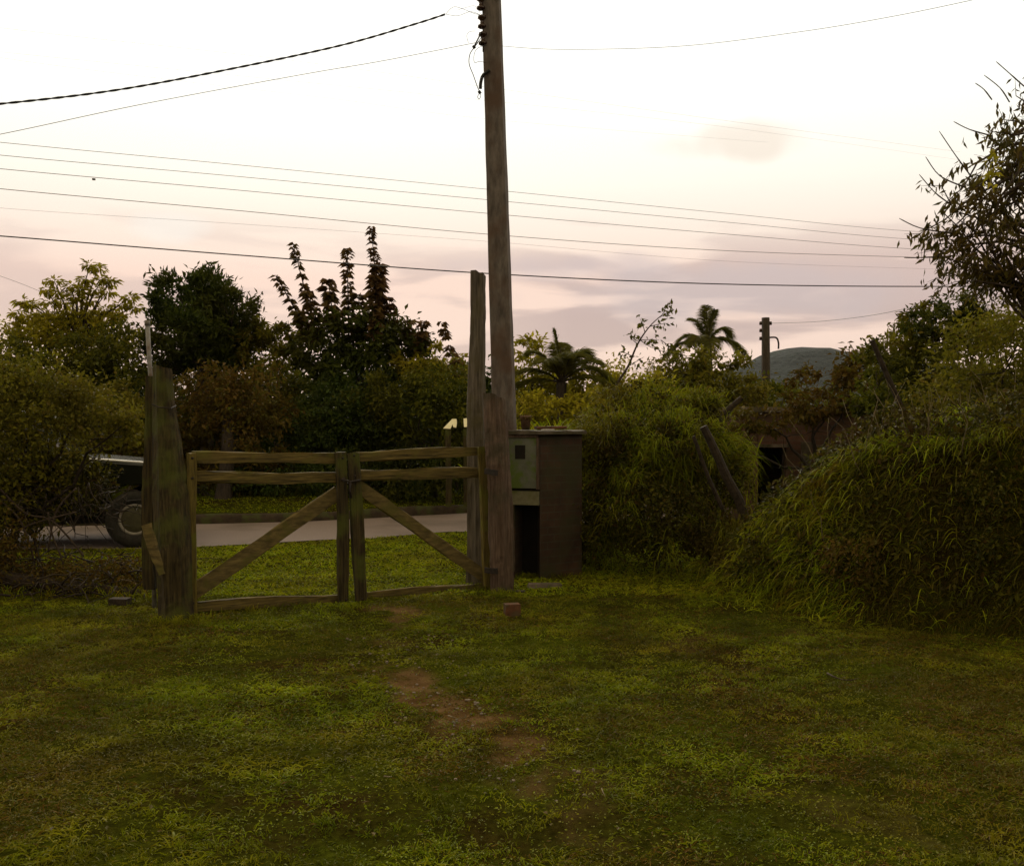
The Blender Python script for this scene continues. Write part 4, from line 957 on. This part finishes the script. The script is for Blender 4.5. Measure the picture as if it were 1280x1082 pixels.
palm('young_palm', 'bushy young palm with spreading fronds right of the utility pole', gb(705, yp2), P(702, 478, yp2), [
    (-.5, 1, .1, .75, .5), (-.1, 1, 0, .75, .3), (.35, 1, .1, .8, .6), (.75, .75, .1, .85, .85), (-.8, .6, 0, .75, .6), (.9, .4, -.2, .7, .6), (.2, .9, -.5, .7, .5), (-.3, .8, -.6, .7, .5), (-.9, .2, .2, .7, .4), (.55, .85, .5, .8, .5), (.0, 1, .5, .7, .3)], trunk_r=.07, lf=.34, gl=1.45)
# loose pale shrub by the pole
shrub('loose yellowish shrub directly right of the utility pole', 665, 14.8, [(662, 440, 22, 24), (655, 480, 20, 34), (690, 500, 36, 30), (735, 478, 34, 24), (700, 470, 26, 20)], .09, 'leaf_yel', .4)
# sapling with sparse round leaves
def sapling():
    yy = 12.8; b = gb(770, yy); e = empty('sapling', b, 'slender leaning sapling with sparse dark leaves left of the palm', 'sapling')
    m = MB(); main = curve_px([(760, 560), (768, 490), (785, 458), (797, 430), (812, 408), (828, 393)], yy, 5); m.tube([np.array(b)]+main, list(np.linspace(.022, .004, len(main)+1)), 6)
    tips = [((790, 445), (776, 440)), ((797, 430), (788, 415)), ((800, 425), (824, 425)), ((806, 415), (800, 398)), ((812, 408), (836, 404)), ((822, 398), (842, 388)), ((800, 425), (832, 440)), ((826, 425), (842, 438)), ((785, 458), (805, 446)), ((828, 393), (838, 376))]
    out = []
    for a, b2 in tips:
        A = P(*a, yy); B = P(*b2, yy+rng.normal()*.1); m.tube([A, (A+B)/2+rng.normal(size=3)*.01, B], [.006, .004, .002], 4)
        n = 16; t = rng.random(n)[:, None]; c = A+(B-A)*(.3+.8*t); ax = unit(rdir(n)+np.array([0, 0, -.4])); ln = .055+.04*rng.random(n); out.append(leaves(c+rng.normal(size=(n, 3))*.03, ax, rdir(n)+np.array([0, 0, .8]), ln, ln*.5))
    m.build('stem', M['twig'], e, True); v, f = merge(out); mesh_np('leaves', v, f, M['leaf_mid'], e, False)
sapling()
shrub('low light green shrub in front of the young palm', 705, 13.5, [(690, 522, 44, 28), (735, 515, 36, 28), (665, 515, 24, 26)], .08, 'leaf_yel', .42)
shrub('broad yellow green shrub mass behind the sapling', 800, 15.0, [(740, 500, 44, 36), (790, 480, 40, 30), (780, 520, 60, 40), (700, 530, 40, 40)], .085, 'leaf_yel', .42, cr=.4)
shrub('green shrub under the feather palm', 880, 16.5, [(850, 462, 40, 24), (895, 455, 36, 22), (870, 490, 60, 34), (920, 490, 44, 34), (830, 500, 40, 30)], .10, 'leaf_olive', .55)
shrub('dark mixed shrub at the foot of the distant pole', 950, 17.5, [(945, 500, 30, 26), (960, 530, 30, 30), (925, 525, 40, 34), (985, 482, 18, 10)], .10, 'leaf_mid', .5)
shrub('rust brown shrub right of the distant pole', 1030, 14.3, [(1030, 488, 48, 34), (1075, 478, 38, 40), (1010, 506, 40, 20), (955, 525, 34, 20), (915, 560, 22, 40)], .10, 'leaf_brown', .5)
shrub('green tangled shrub climbing the leaning trunk', 1085, 13.0, [(1095, 465, 30, 34), (1105, 500, 36, 34), (1150, 480, 44, 44)], .08, 'leaf_mid', .5)
shrub('large olive bush stepping up towards the right edge', 1150, 13.6, [(1120, 432, 42, 26), (1160, 415, 40, 36), (1190, 400, 42, 34), (1150, 470, 60, 44), (1230, 440, 62, 54)], .09, 'leaf_olive', .5)
shrub('dark rounded bush on the skyline beneath the leafy tree', 1185, 13.2, [(1188, 385, 28, 18), (1150, 405, 24, 16), (1215, 400, 30, 18)], .08, 'leaf_dark', .6)
shrub('brown and green bush behind the bank at the right edge', 1250, 9.5, [(1250, 440, 70, 50), (1210, 490, 70, 40), (1290, 400, 50, 40), (1290, 500, 60, 50), (1180, 540, 60, 36), (1240, 560, 60, 36)], .06, 'leaf_olive', .40, cr=.4)
# nearer thicket between cabinet and bank
def thicket():
    yy = 10.6
    e = empty('thicket', (P(820, 600, yy)[0], yy, 0), 'tall dense thicket of weeds and grass between cabinet and bank', 'thicket')
    bl = [pblob(748, 600, 34, 60, yy+.3), pblob(748, 680, 34, 44, yy+.1), pblob(760, 540, 44, 30, yy+.6), pblob(905, 690, 34, 40, yy-.9), pblob(800, 510, 56, 30, yy+.9), pblob(860, 515, 44, 26, yy+1.0), pblob(815, 535, 60, 30, yy+.7), pblob(890, 560, 40, 36, yy+.5), pblob(765, 560, 42, 46, yy), pblob(830, 560, 52, 42, yy, .1), pblob(890, 600, 44, 44, yy, 0), pblob(770, 640, 44, 60, yy-.3), pblob(830, 650, 60, 60, yy-.4), pblob(890, 665, 36, 50, yy-.5), pblob(860, 545, 44, 30, yy+.3)]
    v, f = crown(bl, .055, .42, .4, cr=.34, shell=.4); mesh_np('foliage', v, f, M['leaf_thicket'], e, False)
    trunk_mesh((P(820, 600, yy)[0], yy, 0), [b[0] for b in bl], .035).build('stems', M['twig'], e, True)
    ps = []; ds = []
    for c, r in bl: p, d = in_blob(c, r, 1500 if c[2] > 1.25 else 350, cr=.3, shell=.6); ps.append(p); ds.append(d)
    p = np.concatenate(ps); d = np.concatenate(ds); n = len(p)
    v, f = blades(p, d*.6+np.array([-.1, -.2, .6])+rdir(n)*.4, .14+.22*rng.random(n), .009, .9, 4); mesh_np('long_blades', v, f, M['grass_thicket'], e, False)
thicket()
def reeds():
    yy = 11.2; e = empty('grass_clump', (P(850, 600, yy)[0], yy, 0), 'clump of tall bright grass above the thicket left of the leaning stake', 'grass clump')
    n = 900; px = rng.normal(850, 34, n); x = (px-640)/F_*yy; y = yy+rng.normal(size=n)*.25; d = rdir(n)*.35; d[:, 2] = 1
    v, f = blades(np.stack([x, y, .5+rng.random(n)*.5], -1), d, .5+.45*rng.random(n), .013, .42, 5); mesh_np('blades', v, f, M['grass_thicket'], e, False)
    n = 1100; px = rng.normal(695, 30, n); x = (px-640)/F_*12; y = 12+rng.normal(size=n)*.2; d = rdir(n)*.35; d[:, 2] = 1
    e = empty('grass_clump', (P(680, 600, 12)[0], 12, 0), 'clump of tall yellow green grass behind the meter cabinet', 'grass clump')
    v, f = blades(np.stack([x, y, .7+rng.random(n)*.5], -1), d, .5+.5*rng.random(n), .016, .5, 5); mesh_np('blades', v, f, M['grass_v'], e, False)
    # grass standing along the bank crest
    for lab, c0, c1, yy, k in (('bright arching grass fringe along the left end of the bank top', 905, 1010, 9.0, 1500), ('bright arching grass fringe along the middle of the bank top', 1000, 1130, 8.5, 1700), ('pale arching grass fringe on the bank top near the right edge', 1120, 1290, 8.0, 1100)):
        e = empty('grass_clump', (P((c0+c1)/2, 600, yy)[0], yy, .9), lab, 'grass clump')
        px = rng.uniform(c0, c1, k); cl = rng.normal(size=k)*.02; px += 14*np.sin(px*.31); x = (px-640)/F_*yy; y = yy+rng.normal(size=k)*.28; d = rdir(k)*.75+np.array([-.15, -.2, 0]); d[:, 2] = .8
        v, f = blades(np.stack([x, y, hgt(x, y)-.03], -1), d, .14+.30*rng.random(k)**1.5, .009, .85, 5); mesh_np('blades', v, f, M['grass_v'], e, False)
    # bright tuft high on the bank, right
    yy = 8.5; e = empty('grass_clump', (P(1190, 600, yy)[0], yy, .9), 'bright arching grass tuft on the bank top near the right edge', 'grass clump')
    n = 340; px = rng.normal(1190, 24, n); x = (px-640)/F_*yy; y = yy+rng.normal(size=n)*.15; d = rdir(n)*.6; d[:, 2] = .9
    v, f = blades(np.stack([x, y, hgt(x, y)+.02+.15*rng.random(n)], -1), d, .30+.25*rng.random(n), .009, .75, 5); mesh_np('blades', v, f, M['grass_long'], e, False)
reeds()
shrub('low dark leafy weeds on the face of the bank below the stake', 985, 8.75, [(945, 705, 34, 30), (1000, 705, 36, 30), (1040, 722, 36, 26)], .05, 'leaf_thicket', .35, cr=.4, r0=.008)
shrub('low brownish weeds on the middle of the bank face', 1110, 8.0, [(1080, 700, 50, 34), (1150, 715, 50, 40)], .045, 'leaf_brown', .3, cr=.45, r0=.008)
shrub('dark weeds spilling down the bank at the right edge', 1230, 7.6, [(1220, 650, 50, 60), (1270, 720, 50, 60)], .04, 'leaf_thicket', .28, cr=.45, r0=.008)
def stalks(label, px0, px1, yy, k):
    e = empty('dead_stalks', (P((px0+px1)/2, 600, yy)[0], yy, .8), label, 'stalks'); m = MB()
    for _ in range(k):
        px = rng.uniform(px0, px1); x = (px-640)/F_*yy; y = yy+rng.normal()*.2; z = float(hgt(x, y)); l = rng.uniform(.2, .55); d = np.array([rng.normal()*.35, rng.normal()*.3, 1.])
        m.tube(limb_pts((x, y, z-.05), np.array([x, y, z])+d*l, 4, .1), [.005, .004, .003, .002, .001], 4)
    m.build('stems', M['paletwig'], e, True)
stalks('thin pale dead stalks poking up from the middle of the bank top', 1010, 1120, 8.5, 26)
stalks('thin pale dead stalks on the bank top beside the right edge', 1130, 1280, 8.2, 30)
# stakes and leaning trunks
def stake(name, label, cat, pts, yy, r, mname='dark_wood'):
    c = curve_px(pts, yy, 5); e = empty(name, (c[0][0], c[0][1], max(0, c[0][2])), label, cat)
    m = MB(); m.tube(c, list(np.linspace(r*1.15, r*.85, len(c))), 9, .12); m.build('trunk', M[mname], e, False); return e
stake('stake', 'dark leaning stake standing in the grass right of the thicket', 'stake', [(940, 700), (927, 635), (910, 600), (893, 562), (879, 533)], 9.6, .047)
stake('stake', 'thinner leaning stick just left of the dark stake', 'stake', [(905, 640), (885, 595), (867, 545)], 9.9, .022)
stake('dead_limb', 'short dark broken limb above the leaning stake', 'branch', [(888, 545), (897, 530), (908, 515), (927, 497)], 11.4, .035)
e = stake('leaning_trunk', 'long dead trunk leaning left out of the bank', 'trunk', [(1180, 640), (1150, 560), (1125, 505), (1105, 460), (1090, 425)], 8.9, .026)
# distant pole
yd = 27.0; e = empty('utility_pole', (P(957, 560, yd)[0], yd, .2), 'short distant utility pole between the palm and the hill', 'utility pole')
m = MB(); b0 = P(958, 600, yd); b0[2] = 0; t0 = P(957, 397, yd); m.tube([b0, t0], [.14, .11], 8); m.build('pole', M['bark'], e, True)
for (px, py) in ((951, 404), (963, 404), (951, 413), (951, 423)):
    m = MB(); c = P(px, py, yd); m.lathe(c, (0, 0, 1), [(0, -.05), (.04, -.045), (.045, .0), (.04, .045), (0, .05)], 10); m.build('insulator', M['porcelain'], e, True)
m = MB(); m.tube(curve_px([(960, 422), (970, 422), (973, 428), (973, 436)], yd), .025, 5); m.build('lamp_bracket', M['iron'], e, True)

# brick shed behind the hedge
def shed():
    yy = 15.2; e = empty('brick_shed', (P(1010, 600, yy)[0], yy, 0), 'overgrown red brick shed with a dark doorway behind the bank', 'shed')
    z1 = P(1000, 515, yy)[2]
    def w(px0, px1, py0, py1, dy0, dy1, m):
        a = P(px0, py0, yy); b = P(px1, py1, yy); m.box((a[0], yy+dy0, max(-.05, b[2])), (b[0], yy+dy1, a[2]))
    zt = P(945, 555, yy)[2]
    m = MB(); w(915, 947, 515, 720, 0, .25, m); w(983, 1120, 515, 720, 0, .25, m); w(947, 983, 515, 555, 0, .25, m)
    m.box((P(915, 600, yy)[0], yy+.25, -.05), (P(930, 600, yy)[0], yy+2.5, z1)); m.box((P(1100, 600, yy)[0], yy+.25, -.05), (P(1120, 600, yy)[0], yy+2.5, z1)); m.box((P(915, 600, yy)[0], yy+2.5, -.05), (P(1120, 600, yy)[0], yy+2.7, z1))
    m.build('brick_wall', M['brick_far'], e)
    m = MB(); w(944, 986, 555, 559, -.04, .0, m); m.build('lintel', M['slab'], e)
    m = MB(); w(1001, 1011, 552, 720, -.10, -.005, m); m.build('pillar', M['slab'], e)
    m = MB(); w(1020, 1042, 556, 578, -.02, -.002, m); m.build('plaster_patch', M['slab'], e)
    m = MB(); m.box((P(910, 600, yy)[0], yy-.1, z1+.002), (P(1125, 600, yy)[0], yy+2.8, z1+.08)); m.build('roof', M['slab'], e)
shed()
# ---- near tree overhanging at the upper right
def near_tree():
    yy = 6.6; b = np.array([P(1330, 600, yy)[0], yy, 1.2]); e = empty('leafy_tree', b, 'sparse leafy tree with drooping leaves hanging in at the right edge', 'tree')
    m = MB(); tr = limb_pts(b-np.array([0, 0, .4]), P(1318, 380, yy), 4, .03)+limb_pts(P(1318, 380, yy), P(1345, 60, yy), 5, .05)[1:]
    m.tube(tr, list(np.linspace(.085, .03, len(tr))), 9, .1)
    tg = []
    ends = [(1150, 292), (1172, 318), (1178, 345), (1195, 352), (1215, 350), (1240, 355), (1185, 290), (1178, 265), (1200, 255), (1205, 300), (1225, 320), (1250, 330), (1225, 275), (1245, 250), (1265, 290), (1228, 220), (1250, 200), (1240, 165), (1255, 150), (1270, 120), (1285, 95), (1300, 130), (1275, 180), (1290, 220), (1290, 270), (1290, 320), (1310, 200), (1320, 280), (1320, 340), (1235, 185), (1262, 225), (1212, 338), (1262, 352), (1272, 250)]
    ends += [(rng.uniform(1165, 1260), rng.uniform(225, 345)) for _ in range(14)]
    ends += [(1250+rng.uniform(-30, 110), rng.uniform(120, 350)) for _ in range(16)]
    out = []
    for i, (px, py) in enumerate(ends):
        y2 = yy+rng.uniform(-.35, .45); B = P(px, py, y2); st = np.array(tr[rng.integers(3, len(tr)-1)]) if py < 330 else np.array(tr[4])
        lp = limb_pts(st, B, 7, .05); m.tube(lp, list(np.linspace(.016, .003, 8)), 5)
        for q in range(7):
            a = lp[rng.integers(3, 8)]; d = unit(B-st)+rdir(1)[0]*.9; ed = a+unit(d)*rng.uniform(.06, .20); m.tube([a, (a+ed)/2, ed], [.003, .002, .001], 3)
            n = int(rng.integers(5, 9)) if px > 1245 else int(rng.integers(6, 11)) if px > 1165 else int(rng.integers(1, 3))
            t = rng.random(n)[:, None]; c = a+(ed-a)*(.2+.9*t)+rng.normal(size=(n, 3))*.022
            ax = unit(rdir(n)*.75+np.array([-.15, 0, -.85])); ln = .05+.035*rng.random(n); out.append(leaves(c, ax, rdir(n), ln, ln*.30, .12))
    # bare twigs reaching to the left
    for pts in ([(1215, 222), (1195, 195), (1174, 164)], [(1206, 234), (1175, 220), (1157, 196)], [(1186, 254), (1168, 240), (1149, 218)], [(1190, 292), (1150, 285), (1124, 273)], [(1280, 108), (1262, 92), (1245, 77)], [(1262, 128), (1250, 110), (1230, 94)], [(1240, 125), (1230, 112), (1219, 104)], [(1240, 170), (1212, 162), (1192, 152)], [(1190, 320), (1150, 322), (1130, 322)]):
        m.tube(curve_px(pts, yy, 4), [.005]*4+[.0035]*4+[.002], 4)
    for (px, py) in ((1174, 228), (1172, 232), (1137, 288), (1140, 297), (1146, 292), (1160, 268), (1163, 292), (1205, 170), (1204, 176), (1124, 300), (1156, 335), (1168, 262), (1192, 237), (1200, 206), (1196, 208), (1190, 237)):
        c = P(px, py, yy)[None]; out.append(leaves(c, np.array([[rng.normal()*.3, 0, -1.]]), rdir(1), [.062], [.018], .1))
    m.build('branches', M['twig'], e, True); v, f = merge(out); mesh_np('crown', v, f, M['leaf_tree'], e, False)
    # yellow dead leaf cluster
    n = 40; c = P(1240, 210, yy-.3)+rng.normal(size=(n, 3))*np.array([.022, .03, .06]); ln = .05+.02*rng.random(n)
    v, f = leaves(c, rdir(n)+np.array([0, 0, -.8]), rdir(n), ln, ln*.35); mesh_np('yellow_leaves', v, f, M['leaf_yel'], e, False)
near_tree()
# ---- far wood that closes the view
def undergrowth():
    n = 90000; x = rng.uniform(-24, 26, n); y = rng.uniform(12.5, 30, n); k = (y > road_far(x)+1.8) & (np.abs(x) < y*.75) | ((x > 1.2) & (y < road_near(x)-.5) & (y > 11.4) & (x < y*.7)); x, y = x[k], y[k]; n = len(x)
    d = rdir(n)*.5; d[:, 2] = .9; v, f = blades(np.stack([x, y, hgt(x, y)], -1), d, (.15+.45*rng.random(n))*(.3+fbm(x, y, .8)), .022, .6, 3)
    tag(mesh_np('undergrowth', v, f, M['leaf_mid'], None, False), 'rough weeds covering the ground under the shrubs', 'weeds', kind='stuff')
undergrowth()
def far_wood():
    bl = []
    for px in range(-700, 2000, 48):
        yy = rng.uniform(34, 42); hh = rng.uniform(455, 490) if not 930 < px < 1060 else rng.uniform(478, 492)
        bl.append(pblob(px, hh+40, 50, 40, yy)); bl.append(pblob(px+20, hh+75, 55, 40, yy-2))
    v, f = crown(bl, .45, .35, .6, cr=.4); tag(mesh_np('far_wood', v, f, M['leaf_mid'], None, False), 'distant belt of trees closing the view behind the gardens', 'wood', kind='stuff')
far_wood()

# ------------------------------------------------------------ air
def haze():
    m = bpy.data.materials.new('haze_air'); m.use_nodes = True; n = m.node_tree.nodes; l = m.node_tree.links; n.clear()
    o = n.new('ShaderNodeOutputMaterial'); v = n.new('ShaderNodeVolumePrincipled'); v.inputs['Color'].default_value = (.86, .90, .95, 1); v.inputs['Density'].default_value = .00006
    l.new(v.outputs[0], o.inputs['Volume'])
    b = MB(); b.box((-1600, -310, -8), (1900, 1520, 110)); tag(b.build('haze', m, None), 'thin evening haze in the air between the gate and the hill', 'haze', kind='stuff')
haze()
